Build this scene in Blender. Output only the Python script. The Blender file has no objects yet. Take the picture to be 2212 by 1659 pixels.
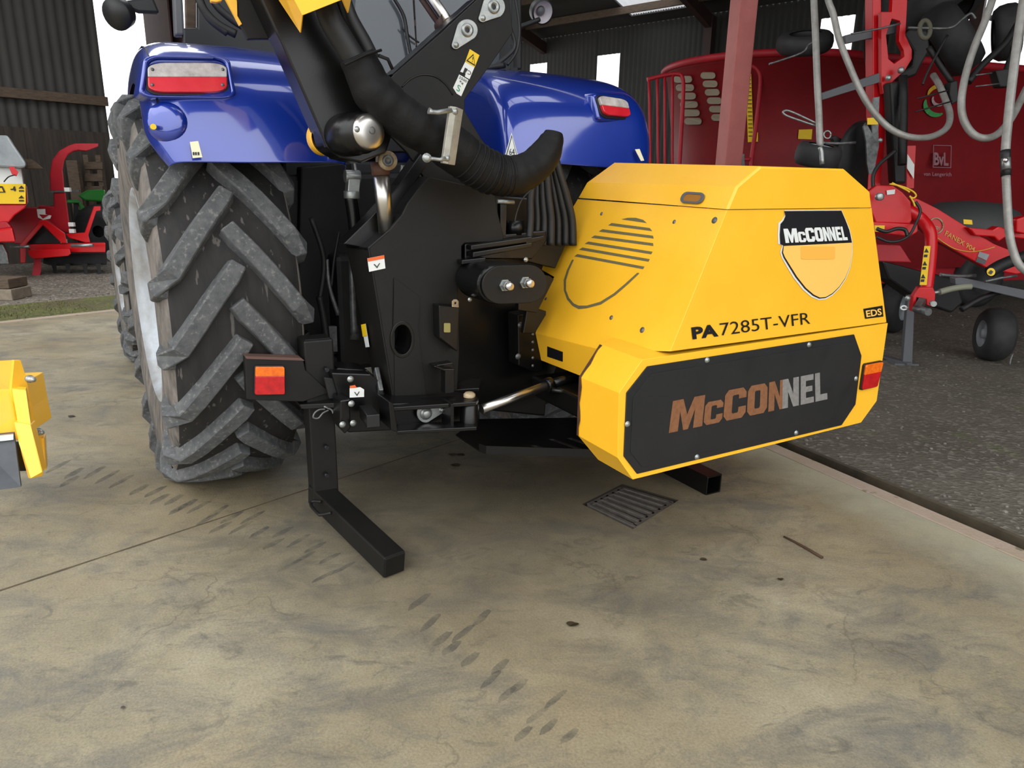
import bpy, bmesh, math, random
from math import radians, sin, cos, pi, sqrt, atan2, tan, degrees
from mathutils import Vector as Vc, Matrix

random.seed(7)
scene = bpy.context.scene
COL = scene.collection

# ------------------------------------------------------------------ camera
FPX = 1533.0
CX, CY = 1106.0, 829.5
CAMH = 1.5
PITCH, ROLL = radians(15.6), radians(1.1)
RC = Matrix.Rotation(pi / 2 - PITCH, 3, 'X') @ Matrix.Rotation(ROLL, 3, 'Z')
C0 = Vc((0, 0, CAMH))
cam_d = bpy.data.cameras.new('camera')
cam = bpy.data.objects.new('camera', cam_d)
COL.objects.link(cam)
cam.matrix_world = Matrix.Translation(C0) @ RC.to_4x4()
cam_d.sensor_fit = 'HORIZONTAL'
cam_d.sensor_width = 36.0
cam_d.lens = 36.0 * FPX / 2212.0
cam_d.clip_start = 0.05
cam_d.clip_end = 300
scene.camera = cam


def ray(px, py):
    return RC @ Vc(((px - CX) / FPX, -(py - CY) / FPX, -1.0))


def D(px, py, d):
    """surveyed point: distance d along the optical axis"""
    return C0 + ray(px, py) * d


def depth_of(p):
    return -(RC.transposed() @ (Vc(p) - C0)).z


# tractor frame: U to the right of the tractor, V forward, W up
YAW = radians(29.5)
U = Vc((cos(YAW), sin(YAW), 0))
V = Vc((-sin(YAW), cos(YAW), 0))
W = Vc((0, 0, 1))


def T(u, v, w):
    return U * u + V * v + W * w


class Pl:
    def __init__(s, p, n):
        s.p = Vc(p); s.n = Vc(n).normalized()

    def hit(s, px, py):
        d = ray(px, py)
        return C0 + d * ((s.p - C0).dot(s.n) / d.dot(s.n))


def PV(v): return Pl(V * v, -V)
def PU(u): return Pl(U * u, -U)
def PZ(w): return Pl((0, 0, w), W)
def PY(y): return Pl((0, y, 0), (0, -1, 0))
def P3(a, b, c):
    n = (Vc(b) - Vc(a)).cross(Vc(c) - Vc(a))
    if n.dot(C0 - Vc(a)) < 0: n = -n
    return Pl(a, n)


# ------------------------------------------------------------------ materials
def lin(c):
    c = c / 255.0
    return c / 12.92 if c <= 0.04045 else ((c + 0.055) / 1.055) ** 2.4


def rgb(r, g, b): return (lin(r), lin(g), lin(b), 1.0)


def nnode(nt, t, **kw):
    n = nt.nodes.new(t)
    for k, v in kw.items(): setattr(n, k, v)
    return n


def mat(name, col, rough=0.5, metal=0.0, col2=None, scale=6.0, bump=0.0, bscale=60.0, coat=0.0,
        speck=None, speck_scale=30.0, speck_amt=0.62, stretch=None, spec=0.5, rough2=None, em=0.0):
    m = bpy.data.materials.new(name)
    m.use_nodes = True
    nt = m.node_tree
    b = nt.nodes['Principled BSDF']
    b.inputs['Base Color'].default_value = col
    b.inputs['Roughness'].default_value = rough
    b.inputs['Metallic'].default_value = metal
    b.inputs['Specular IOR Level'].default_value = spec
    b.inputs['Coat Weight'].default_value = coat
    b.inputs['Coat Roughness'].default_value = 0.08
    if em:
        b.inputs['Emission Color'].default_value = col
        b.inputs['Emission Strength'].default_value = em
    tc = nnode(nt, 'ShaderNodeTexCoord')
    mp = nnode(nt, 'ShaderNodeMapping')
    nt.links.new(tc.outputs['Object'], mp.inputs['Vector'])
    if stretch: mp.inputs['Scale'].default_value = stretch
    last = None
    if col2:
        n = nnode(nt, 'ShaderNodeTexNoise')
        n.inputs['Scale'].default_value = scale
        n.inputs['Detail'].default_value = 8
        n.inputs['Roughness'].default_value = 0.65
        nt.links.new(mp.outputs[0], n.inputs['Vector'])
        r = nnode(nt, 'ShaderNodeValToRGB')
        r.color_ramp.elements[0].position = 0.35
        r.color_ramp.elements[1].position = 0.68
        r.color_ramp.elements[0].color = col
        r.color_ramp.elements[1].color = col2
        nt.links.new(n.outputs['Fac'], r.inputs['Fac'])
        last = r.outputs['Color']
        if rough2 is not None:
            mr = nnode(nt, 'ShaderNodeMapRange')
            mr.inputs['From Min'].default_value = 0.35; mr.inputs['From Max'].default_value = 0.68
            mr.inputs['To Min'].default_value = rough; mr.inputs['To Max'].default_value = rough2
            nt.links.new(n.outputs['Fac'], mr.inputs['Value'])
            nt.links.new(mr.outputs[0], b.inputs['Roughness'])
    if speck:
        n = nnode(nt, 'ShaderNodeTexNoise')
        n.inputs['Scale'].default_value = speck_scale
        n.inputs['Detail'].default_value = 5
        nt.links.new(mp.outputs[0], n.inputs['Vector'])
        r = nnode(nt, 'ShaderNodeValToRGB')
        r.color_ramp.elements[0].position = speck_amt
        r.color_ramp.elements[1].position = speck_amt + 0.04
        nt.links.new(n.outputs['Fac'], r.inputs['Fac'])
        mx = nnode(nt, 'ShaderNodeMix', data_type='RGBA')
        nt.links.new(r.outputs['Color'], mx.inputs[0])
        if last: nt.links.new(last, mx.inputs[6])
        else: mx.inputs[6].default_value = col
        mx.inputs[7].default_value = speck
        last = mx.outputs[2]
    if last: nt.links.new(last, b.inputs['Base Color'])
    if bump:
        n = nnode(nt, 'ShaderNodeTexNoise')
        n.inputs['Scale'].default_value = bscale
        n.inputs['Detail'].default_value = 6
        nt.links.new(mp.outputs[0], n.inputs['Vector'])
        bp = nnode(nt, 'ShaderNodeBump')
        bp.inputs['Strength'].default_value = bump
        bp.inputs['Distance'].default_value = 0.01
        nt.links.new(n.outputs['Fac'], bp.inputs['Height'])
        nt.links.new(bp.outputs[0], b.inputs['Normal'])
    return m


# ------------------------------------------------------------------ mesh building
def basis(d):
    d = Vc(d).normalized()
    a = W if abs(d.z) < 0.95 else Vc((1, 0, 0))
    x = d.cross(a).normalized()
    return x, x.cross(d).normalized(), d


class MB:
    def __init__(s):
        s.bm = bmesh.new(); s.sm = []

    def face(s, pts):
        vs = [s.bm.verts.new(p) for p in pts]
        return s.bm.faces.new(vs)

    def hexa(s, a, b):
        """two matching loops (lists) joined and capped"""
        n = len(a)
        va = [s.bm.verts.new(p) for p in a]; vb = [s.bm.verts.new(p) for p in b]
        s.bm.faces.new(va); s.bm.faces.new(vb[::-1])
        for i in range(n):
            j = (i + 1) % n
            s.bm.faces.new((va[i], vb[i], vb[j], va[j]))
        return s

    def ext(s, pts, vec, holes=None):
        pts = [Vc(p) for p in pts]; vec = Vc(vec)
        if not holes: return s.hexa(pts, [p + vec for p in pts])
        for off in (Vc((0, 0, 0)), vec):
            es = []
            for loop in [pts] + holes:
                vs = [s.bm.verts.new(Vc(p) + off) for p in loop]
                for i in range(len(vs)): es.append(s.bm.edges.new((vs[i], vs[(i + 1) % len(vs)])))
            bmesh.ops.triangle_fill(s.bm, use_beauty=True, use_dissolve=False, edges=es)
        for loop in [pts] + holes:
            n = len(loop)
            for i in range(n):
                a, b = Vc(loop[i]), Vc(loop[(i + 1) % n])
                s.face((a, b, b + vec, a + vec))
        bmesh.ops.remove_doubles(s.bm, verts=s.bm.verts, dist=1e-5)
        return s

    def box(s, c, sx, sy, sz, x=None, y=None, z=None):
        x = Vc(x or (1, 0, 0)).normalized() * sx / 2; y = Vc(y or (0, 1, 0)).normalized() * sy / 2
        z = Vc(z or (0, 0, 1)).normalized() * sz / 2
        c = Vc(c)
        a = [c - x - y - z, c + x - y - z, c + x + y - z, c - x + y - z]
        return s.hexa(a, [p + 2 * z for p in a])

    def tbox(s, u0, u1, v0, v1, w0, w1):
        a = [T(u0, v0, w0), T(u1, v0, w0), T(u1, v1, w0), T(u0, v1, w0)]
        b = [T(u0, v0, w1), T(u1, v0, w1), T(u1, v1, w1), T(u0, v1, w1)]
        return s.hexa(a, b)

    def beam(s, p, q, a, b, up=None):
        """rectangular bar from p to q, a wide and b high"""
        p, q = Vc(p), Vc(q)
        d = (q - p).normalized()
        up = Vc(up or W)
        if abs(d.dot(up)) > .97: up = V
        x = d.cross(up).normalized(); y = x.cross(d).normalized()
        x *= a / 2; y *= b / 2
        r = [-x - y, x - y, x + y, -x + y]
        return s.hexa([p + k for k in r], [q + k for k in r])

    def tube(s, pts, rad, seg=12, caps=True):
        pts = [Vc(p) for p in pts]
        if not isinstance(rad, (list, tuple)): rad = [rad] * len(pts)
        rings = []
        x = None
        for i, p in enumerate(pts):
            d = (pts[min(i + 1, len(pts) - 1)] - pts[max(i - 1, 0)]).normalized()
            if x is None: x, y, _ = basis(d)
            else:
                x = (x - d * x.dot(d)).normalized(); y = x.cross(d)
            rings.append([s.bm.verts.new(p + (x * cos(2 * pi * k / seg) + y * sin(2 * pi * k / seg)) * rad[i]) for k in range(seg)])
        for a, b in zip(rings, rings[1:]):
            for k in range(seg):
                f = s.bm.faces.new((a[k], a[(k + 1) % seg], b[(k + 1) % seg], b[k])); s.sm.append(f)
        if caps:
            s.bm.faces.new(rings[0][::-1]); s.bm.faces.new(rings[-1])
        return s

    def cyl(s, p, q, r, r2=None, seg=24):
        return s.tube([p, q], [r, r if r2 is None else r2], seg)

    def lathe(s, p, axis, prof, seg=32, smooth=True, a0=0, a1=2 * pi):
        """prof: list of (dist along axis, radius)"""
        p = Vc(p); x, y, d = basis(axis)
        full = abs(a1 - a0 - 2 * pi) < 1e-6
        n = seg if full else seg + 1
        rings = []
        for t, r in prof:
            if r < 1e-5: rings.append([s.bm.verts.new(p + d * t)])
            else: rings.append([s.bm.verts.new(p + d * t + (x * cos(a0 + (a1 - a0) * k / seg) + y * sin(a0 + (a1 - a0) * k / seg)) * r) for k in range(n)])
        for a, b in zip(rings, rings[1:]):
            for k in range(seg):
                j = (k + 1) % n
                if len(a) == 1 and len(b) == 1: continue
                if len(a) == 1: f = s.bm.faces.new((a[0], b[j], b[k]))
                elif len(b) == 1: f = s.bm.faces.new((a[k], a[j], b[0]))
                else: f = s.bm.faces.new((a[k], a[j], b[j], b[k]))
                if smooth: s.sm.append(f)
        return s

    def grid(s, rows, smooth=True):
        vs = [[s.bm.verts.new(p) for p in r] for r in rows]
        for a, b in zip(vs, vs[1:]):
            for k in range(len(a) - 1):
                f = s.bm.faces.new((a[k], a[k + 1], b[k + 1], b[k]))
                if smooth: s.sm.append(f)
        return s

    def build(s, name, m, parent=None, bevel=0.0, smooth=False, origin=None, bseg=2):
        off = Vc((0, 0, 0))
        r = parent
        while r is not None and r.parent is not None: r = r.parent
        if r is not None: off = Vc(r['_loc']) if '_loc' in r else Vc(r.location)
        elif origin is not None: off = Vc(origin)
        for f in s.sm:
            if f.is_valid: f.smooth = True
        if smooth:
            for f in s.bm.faces: f.smooth = True
        bmesh.ops.recalc_face_normals(s.bm, faces=s.bm.faces)
        if off.length > 0: bmesh.ops.translate(s.bm, verts=s.bm.verts, vec=-off)
        me = bpy.data.meshes.new(name)
        s.bm.to_mesh(me); s.bm.free()
        o = bpy.data.objects.new(name, me)
        COL.objects.link(o)
        if isinstance(m, (list, tuple)):
            for k in m: me.materials.append(k)
        else: me.materials.append(m)
        if parent is not None: o.parent = parent
        else: o.location = off
        if bevel:
            b = o.modifiers.new('bevel', 'BEVEL'); b.width = bevel; b.segments = bseg
            b.limit_method = 'ANGLE'; b.angle_limit = radians(35)
            b.harden_normals = False
        return o


def thing(name, label, cat, loc, group=None):
    o = bpy.data.objects.new(name, None)
    o.empty_display_size = .1
    COL.objects.link(o)
    o.location = Vc(loc)
    o['label'] = label; o['category'] = cat
    if group: o['group'] = group
    return o


def tag(o, label, cat, group=None, kind=None):
    o['label'] = label
    if cat: o['category'] = cat
    if group: o['group'] = group
    if kind: o['kind'] = kind
    return o


def lab(o, label):
    o['label'] = label
    return o


def struct(o):
    o['kind'] = 'structure'
    return o


def pts(pl, l): return [pl.hit(x, y) for x, y in l]


SLABDIR = [None]


def slab(name, pl, l, th, m, parent, bevel=0.003, holes=None, direction=None, off=0.0):
    """an outline standing in plane pl with real thickness th going away from the viewer side"""
    n = pl.n
    d = Vc(direction) if direction else (SLABDIR[0] or -n)
    P = [p + n * off for p in pts(pl, l)]
    H = [[p + n * off for p in pts(pl, h)] for h in holes] if holes else None
    return MB().ext(P, d * th, H).build(name, m, parent, bevel)


def rr(x0, y0, x1, y1, r, k=5):
    """rounded rectangle outline"""
    o = []
    for cx, cy, a in ((x1 - r, y0 + r, -90), (x1 - r, y1 - r, 0), (x0 + r, y1 - r, 90), (x0 + r, y0 + r, 180)):
        for i in range(k + 1):
            t = radians(a + 90 * i / k); o.append((cx + r * cos(t), cy + r * sin(t)))
    return o


def quadmap(q, l):
    """map unit-square points to a px quad bl, br, tr, tl"""
    (ax, ay), (bx, by), (cx, cy), (dx, dy) = q
    o = []
    for s, t in l:
        o.append(((ax * (1 - s) + bx * s) * (1 - t) + (dx * (1 - s) + cx * s) * t,
                  (ay * (1 - s) + by * s) * (1 - t) + (dy * (1 - s) + cy * s) * t))
    return o


def ell(cx, cy, rx, ry, n=28, rot=0, a0=0, a1=360):
    o = []
    m = n if a1 - a0 >= 360 else n + 1
    for i in range(m):
        t = radians(a0 + (a1 - a0) * i / n)
        x, y = rx * cos(t), ry * sin(t)
        o.append((cx + x * cos(rot) - y * sin(rot), cy + x * sin(rot) + y * cos(rot)))
    return o


def decal(name, pl, l, m, parent, off=0.0015, holes=None):
    """thin sticker or paint film lying on plane pl"""
    return slab(name, pl, l, 0.0012, m, parent, bevel=0, holes=holes, off=off + 0.0012)


def text(name, s, pl, quad, m, parent, off=0.002, bold=0.0, th=0.0008, space=1.0, group=True):
    """lettering whose bounding box fills the px quad (bl, br, tr, tl) on plane pl"""
    c = bpy.data.curves.new('lettering', 'FONT')
    c.body = s; c.size = 1; c.offset = bold; c.resolution_u = 3; c.space_character = space
    o = bpy.data.objects.new('lettering', c)
    COL.objects.link(o)
    bpy.context.view_layer.update()
    me = bpy.data.meshes.new_from_object(o.evaluated_get(bpy.context.evaluated_depsgraph_get()))
    bpy.data.objects.remove(o)
    xs = [v.co.x for v in me.vertices]; ys = [v.co.y for v in me.vertices]
    x0, x1, y0, y1 = min(xs), max(xs), min(ys), max(ys)
    q = [pl.hit(*p) for p in quad]
    bm = bmesh.new(); bm.from_mesh(me)
    bpy.data.meshes.remove(me)
    for v in bm.verts:
        a = (v.co.x - x0) / (x1 - x0); b = (v.co.y - y0) / (y1 - y0)
        v.co = (q[0] * (1 - a) + q[1] * a) * (1 - b) + (q[3] * (1 - a) + q[2] * a) * b + pl.n * (off + th)
    r = bmesh.ops.extrude_face_region(bm, geom=list(bm.faces))
    vs = [g for g in r['geom'] if isinstance(g, bmesh.types.BMVert)]
    bmesh.ops.translate(bm, verts=vs, vec=-pl.n * th)
    for f_ in bm.faces: f_.smooth = False
    mb = MB(); mb.bm.free(); mb.bm = bm
    return mb.build(name, m, parent)


GL = {'M': ([(0, 0), (0, 1), (.33, 1), (.5, .48), (.67, 1), (1, 1), (1, 0), (.73, 0), (.73, .62), (.57, 0), (.43, 0), (.27, .62), (.27, 0)], None),
      'C': ([(1, .66), (1, .84), (.84, 1), (.16, 1), (0, .84), (0, .16), (.16, 0), (.84, 0), (1, .16), (1, .38), (.66, .38), (.66, .24), (.62, .2), (.4, .2), (.36, .24), (.36, .76), (.4, .8), (.62, .8), (.66, .76), (.66, .66)], None),
      'O': ([(.16, 0), (.84, 0), (1, .16), (1, .84), (.84, 1), (.16, 1), (0, .84), (0, .16)], [(.4, .2), (.6, .2), (.64, .24), (.64, .76), (.6, .8), (.4, .8), (.36, .76), (.36, .24)]),
      'N': ([(0, 0), (0, 1), (.34, 1), (.66, .44), (.66, 1), (1, 1), (1, 0), (.66, 0), (.34, .56), (.34, 0)], None),
      'E': ([(0, 0), (0, 1), (1, 1), (1, .8), (.4, .8), (.4, .6), (.9, .6), (.9, .41), (.4, .41), (.4, .2), (1, .2), (1, 0)], None),
      'L': ([(0, 0), (0, 1), (.42, 1), (.42, .22), (1, .22), (1, 0)], None)}


def blocktext(name, pl, quad, letters, m, parent, off=.003, th=.0012):
    """heavy condensed lettering: (glyph, x0, x1, height)"""
    mb = MB()
    for g_, x0, x1, h in letters:
        o_, hole_ = GL[g_]
        f_ = lambda l: [p + pl.n * off for p in pts(pl, quadmap(quad, [(x0 + x * (x1 - x0), y * h) for x, y in l]))]
        k_ = MB().ext(f_(o_), pl.n * th, [f_(hole_)] if hole_ else None)
        me = bpy.data.meshes.new('t'); k_.bm.to_mesh(me); k_.bm.free(); mb.bm.from_mesh(me); bpy.data.meshes.remove(me)
    return mb.build(name, m, parent)


MCC = [('M', 0, .21, 1), ('C', .218, .335, .74), ('C', .343, .482, 1), ('O', .492, .618, 1), ('N', .628, .735, 1)]
NEL = [('N', .715, .82, 1), ('E', .832, .915, 1), ('L', .925, 1, 1)]



def hose(l, pl_or_d, seg=12):
    """list of (px,py,r_px[,depth]) to tube points and radii"""
    P, R = [], []
    for e in l:
        if len(e) == 4: p = D(e[0], e[1], e[3])
        else: p = pl_or_d.hit(e[0], e[1])
        P.append(p); R.append(e[2] * depth_of(p) / FPX)
    return P, R


def smooth_path(P, R, n=5):
    """catmull-rom resampling"""
    Q, S = [], []
    for i in range(len(P) - 1):
        p0, p1, p2, p3 = P[max(i - 1, 0)], P[i], P[i + 1], P[min(i + 2, len(P) - 1)]
        for k in range(n):
            t = k / n
            Q.append(0.5 * ((2 * p1) + (p2 - p0) * t + (2 * p0 - 5 * p1 + 4 * p2 - p3) * t * t + (3 * p1 - p0 - 3 * p2 + p3) * t ** 3))
            S.append(R[i] * (1 - t) + R[i + 1] * t)
    Q.append(P[-1]); S.append(R[-1])
    return Q, S


def cable(name, l, pl, m, parent, n=5, seg=12):
    P, R = hose(l, pl)
    P, R = smooth_path(P, R, n)
    return MB().tube(P, R, seg).build(name, m, parent)


def bolts(name, l, m, parent):
    for e in l:
        mb = MB(); bolt(mb, *e); mb.build(name, m, parent)


def bolt(mb, p, n, r, h=None):
    h = h or r * .8
    mb.lathe(p, n, [(0, r * 1.25), (h * .25, r * 1.25), (h * .25, r), (h * .8, r * .9), (h, r * .5), (h, 0)], 12)
    return mb


# ------------------------------------------------------------------ material library
M = {}
M['yellow'] = mat('yellow_paint', rgb(253, 192, 44), .42, 0, rgb(248, 184, 36), 3, bump=.05, bscale=300, spec=.5, coat=.35)
M['yellow'].node_tree.nodes['Principled BSDF'].inputs['Coat Roughness'].default_value = .3
M['yellow_rust'] = mat('chipped_edge', rgb(90, 50, 30), .8, 0, rgb(50, 35, 28), 30)
M['black'] = mat('black_paint', rgb(10, 10, 11), .3, 0, rgb(15, 14, 13), 4, bump=.03, bscale=200, spec=.4)
M['black_matt'] = mat('black_powder_coat', rgb(17, 16, 15), .5, 0, rgb(23, 22, 20), 8, bump=.08, bscale=400, spec=.3)
M['dark'] = mat('dark_machinery', rgb(10, 10, 11), .6, 0, rgb(24, 23, 22), 10)
M['blue'] = mat('blue_paint', rgb(5, 46, 150), .35, 0.3, coat=1.0)
M['blue'].node_tree.nodes['Principled BSDF'].inputs['Coat IOR'].default_value = 1.75
M['fabric'] = mat('black_sleeve_fabric', rgb(14, 13, 13), .6, 0, rgb(21, 20, 19), 12, bump=.5, bscale=18, spec=.25)
M['rubber'] = mat('black_rubber', rgb(22, 22, 22), .5, 0, rgb(32, 32, 32), 20)
M['chrome'] = mat('chrome', rgb(200, 196, 190), .3, 1.0)
M['zinc'] = mat('zinc_plate', rgb(170, 172, 168), .38, .7, rgb(140, 145, 145), 25)
M['steel'] = mat('worn_steel', rgb(120, 122, 122), .45, .6, rgb(85, 85, 85), 25)
M['alu'] = mat('aluminium_channel', rgb(175, 172, 160), .5, .35, rgb(150, 145, 135), 20)
M['cream'] = mat('cream_bush', rgb(180, 165, 135), .55, .1, rgb(120, 90, 60), 30)
M['white'] = mat('white_film', rgb(225, 228, 225), .5)
M['cream_sticker'] = mat('cream_sticker', rgb(228, 224, 190), .5)
M['orange_film'] = mat('orange_film', rgb(228, 100, 40), .5)
M['yellow_film'] = mat('yellow_film', rgb(235, 195, 20), .5)
M['ink'] = mat('black_ink', rgb(16, 15, 20), .45)
M['green_film'] = mat('green_film', rgb(30, 140, 100), .5)
M['red_lens'] = mat('red_lens', rgb(200, 12, 22), .25, 0, rgb(160, 6, 14), 40, coat=.5)
M['orange_lens'] = mat('orange_lens', rgb(245, 120, 10), .25, 0, rgb(215, 90, 8), 60, coat=.5)
M['clear_lens'] = mat('clear_lens', rgb(205, 200, 198), .25, 0, rgb(150, 142, 142), 14, coat=.5)
M['lens_red2'] = mat('faded_red_lens', rgb(200, 28, 42), .3, 0, rgb(215, 45, 60), 10, coat=.5)
M['tyre'] = mat('tyre_carcass', rgb(22, 21, 21), .75, 0, rgb(38, 35, 33), 14, speck=rgb(84, 80, 76), speck_scale=18, speck_amt=.63, stretch=(2.4, 2.4, .16))
M['tyre_side'] = mat('tyre_sidewall_dust', rgb(70, 68, 66), .85, 0, rgb(128, 120, 112), 16, bump=.3, bscale=50, stretch=(1, 1, .4))
M['lug'] = mat('tyre_lug_dust', rgb(70, 72, 74), .8, 0, rgb(94, 95, 95), 30, bump=.25, bscale=150, speck=rgb(108, 108, 106), speck_scale=60, speck_amt=.6)
M['tyre_far'] = mat('tyre_plain', rgb(30, 30, 31), .7, 0, rgb(44, 44, 44), 12)
M['rim'] = mat('pale_rim_paint', rgb(178, 186, 194), .4, 0, rgb(128, 122, 114), 5, stretch=(1, 1, .5))
M['red'] = mat('red_implement_paint', rgb(205, 14, 24), .35, 0, rgb(190, 12, 20), 4)
M['red_old'] = mat('dull_red_paint', rgb(170, 18, 34), .55, 0, rgb(150, 16, 30), 3)
M['maroon'] = mat('dusty_red_tub_paint', rgb(120, 8, 18), .5, 0, rgb(134, 14, 24), 2, bump=.02)
M['rose'] = mat('red_oxide_column_paint', rgb(188, 108, 102), .6, 0, rgb(176, 98, 92), 5)
M['green'] = mat('green_implement_paint', rgb(30, 120, 40), .4)
M['grey_tube'] = mat('grey_guard_tube', rgb(165, 163, 158), .45, .2, rgb(135, 132, 125), 9)
M['galv'] = mat('galvanised_lid', rgb(150, 156, 158), .55, .2, rgb(130, 136, 140), 6)
M['oxide'] = mat('dark_oxide_steel', rgb(58, 34, 30), .7, 0, rgb(48, 30, 27), 6)
M['wood'] = mat('weathered_wood', rgb(96, 80, 64), .8, 0, rgb(66, 54, 44), 8, stretch=(1, 1, 6))
M['block'] = mat('concrete_block', rgb(140, 128, 110), .85, 0, rgb(110, 100, 88), 12)
M['interior'] = mat('cab_trim', rgb(20, 21, 22), .5)
M['mesh_panel'] = mat('black_mesh_panel', rgb(15, 15, 16), .45, 0, rgb(24, 24, 24), 6, bump=.4, bscale=500, rough2=.6)
M['amber'] = mat('shield_amber_film', rgb(250, 196, 96), .5)
M['amber2'] = mat('shield_patch_film', rgb(250, 180, 72), .5)
M['rust_film'] = mat('worn_brown_lettering', rgb(140, 92, 56), .6, 0, rgb(120, 76, 46), 60, bump=.4, bscale=500)
M['grey_film'] = mat('worn_grey_lettering', rgb(140, 138, 134), .6, 0, rgb(120, 116, 112), 60, bump=.4, bscale=500)
M['grille'] = mat('grille_shadow_mesh', rgb(112, 104, 70), .7, 0, rgb(90, 84, 58), 200)
M['grey_trim'] = mat('grey_plastic_trim', rgb(84, 86, 90), .5)
g = bpy.data.materials.new('dark_cab_glass'); g.use_nodes = True
gb = g.node_tree.nodes['Principled BSDF']
gb.inputs['Base Color'].default_value = rgb(120, 128, 136)
gb.inputs['Roughness'].default_value = .04
gb.inputs['Transmission Weight'].default_value = .55
gb.inputs['IOR'].default_value = 1.45
M['glass'] = g
# ------------------------------------------------------------------ building directions
AB = radians(41)
A = Vc((sin(AB), cos(AB), 0))        # along the yard joints and the left shed
B = Vc((-cos(AB), sin(AB), 0))       # across them


def G(a, b, z=0.0): return A * a + B * b + W * z


def floor_concrete():
    m = bpy.data.materials.new('yard_concrete'); m.use_nodes = True
    nt = m.node_tree; L = nt.links
    bs = nt.nodes['Principled BSDF']
    tc = nnode(nt, 'ShaderNodeTexCoord')

    def noise(scale, detail=8, rough=.6, vec=None, dist=0.0):
        n = nnode(nt, 'ShaderNodeTexNoise')
        n.inputs['Scale'].default_value = scale; n.inputs['Detail'].default_value = detail
        n.inputs['Roughness'].default_value = rough; n.inputs['Distortion'].default_value = dist
        L.new(vec or tc.outputs['Object'], n.inputs['Vector'])
        return n.outputs['Fac']

    def ramp(f, stops):
        r = nnode(nt, 'ShaderNodeValToRGB')
        e = r.color_ramp.elements
        while len(e) < len(stops): e.new(.5)
        for k, (p, c) in enumerate(stops): e[k].position = p; e[k].color = c
        L.new(f, r.inputs['Fac'])
        return r.outputs['Color']

    def mix(f, a, b, mode='MIX', fac=None):
        x = nnode(nt, 'ShaderNodeMix', data_type='RGBA', blend_type=mode)
        if fac is not None: x.inputs[0].default_value = fac
        else: L.new(f, x.inputs[0])
        L.new(a, x.inputs[6]) if not isinstance(a, tuple) else setattr(x.inputs[6], 'default_value', a)
        L.new(b, x.inputs[7]) if not isinstance(b, tuple) else setattr(x.inputs[7], 'default_value', b)
        return x.outputs[2]

    base = ramp(noise(1.3, 10, .7), [(.3, rgb(130, 121, 99)), (.5, rgb(152, 142, 117)), (.72, rgb(172, 163, 139))])
    # mottled grey wear, drawn out along the yard joints
    mp = nnode(nt, 'ShaderNodeMapping'); mp.inputs['Rotation'].default_value = (0, 0, -(pi / 2 - AB))
    mp.inputs['Scale'].default_value = (1.0, 1.7, 1)
    L.new(tc.outputs['Object'], mp.inputs['Vector'])
    wear = ramp(noise(2.4, 10, .72, mp.outputs[0], .6), [(.46, (0, 0, 0, 1)), (.64, (.85, .85, .85, 1))])
    c = mix(wear, base, rgb(110, 108, 101))
    vor = nnode(nt, 'ShaderNodeTexVoronoi', feature='DISTANCE_TO_EDGE'); vor.inputs['Scale'].default_value = 2.2
    nz = nnode(nt, 'ShaderNodeTexNoise'); nz.inputs['Scale'].default_value = 4; nz.inputs['Detail'].default_value = 6
    L.new(tc.outputs['Object'], nz.inputs['Vector'])
    mv = nnode(nt, 'ShaderNodeMix', data_type='VECTOR'); mv.inputs[0].default_value = .35
    L.new(tc.outputs['Object'], mv.inputs[4]); L.new(nz.outputs['Color'], mv.inputs[5]); L.new(mv.outputs[1], vor.inputs['Vector'])
    crack = ramp(vor.outputs['Distance'], [(.0, (.5, .5, .5, 1)), (.012, (0, 0, 0, 1))])
    gate = ramp(noise(1.1, 3), [(.48, (0, 0, 0, 1)), (.58, (1, 1, 1, 1))])
    crack = mix(None, crack, gate, 'MULTIPLY', 1.0)
    c = mix(crack, c, rgb(84, 76, 62))
    c2 = ramp(noise(6.5, 9, .75, mp.outputs[0], 1.0), [(.54, (0, 0, 0, 1)), (.66, (.7, .7, .7, 1))])
    c = mix(c2, c, rgb(98, 95, 86))
    warm = ramp(noise(.8, 4, .5), [(.45, (0, 0, 0, 1)), (.7, (.6, .6, .6, 1))])
    c = mix(warm, c, rgb(146, 128, 94))
    c = mix(None, c, ramp(noise(120, 4, .8), [(.3, (.5, .5, .5, 1)), (.62, (1, 1, 1, 1))]), 'MULTIPLY', .75)
    # darker brown patch under the machine, fading outward
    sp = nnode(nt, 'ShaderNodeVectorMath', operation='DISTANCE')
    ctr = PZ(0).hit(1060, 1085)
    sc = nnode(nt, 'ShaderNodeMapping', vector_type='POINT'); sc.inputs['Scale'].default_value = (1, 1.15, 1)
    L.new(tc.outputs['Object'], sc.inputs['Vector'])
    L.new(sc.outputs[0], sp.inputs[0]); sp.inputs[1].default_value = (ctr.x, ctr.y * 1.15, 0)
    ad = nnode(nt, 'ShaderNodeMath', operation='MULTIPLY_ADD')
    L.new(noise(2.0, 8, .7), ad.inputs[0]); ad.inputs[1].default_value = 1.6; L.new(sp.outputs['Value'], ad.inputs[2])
    under_patch = ramp(ad.outputs[0], [(.0, (1, 1, 1, 1)), (1.0, (0, 0, 0, 1))])
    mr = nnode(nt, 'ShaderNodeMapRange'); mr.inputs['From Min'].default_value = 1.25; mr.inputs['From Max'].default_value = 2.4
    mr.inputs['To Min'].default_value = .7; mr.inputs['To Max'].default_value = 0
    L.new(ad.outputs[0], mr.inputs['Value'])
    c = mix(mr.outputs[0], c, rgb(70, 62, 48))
    # paler tone along the right kerb, broken by noise
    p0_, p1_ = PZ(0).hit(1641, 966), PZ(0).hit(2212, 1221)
    kd_ = (p1_ - p0_).normalized(); kn_ = Vc((-kd_.y, kd_.x, 0)); kn_ = kn_ if kn_.x > 0 else -kn_
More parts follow.
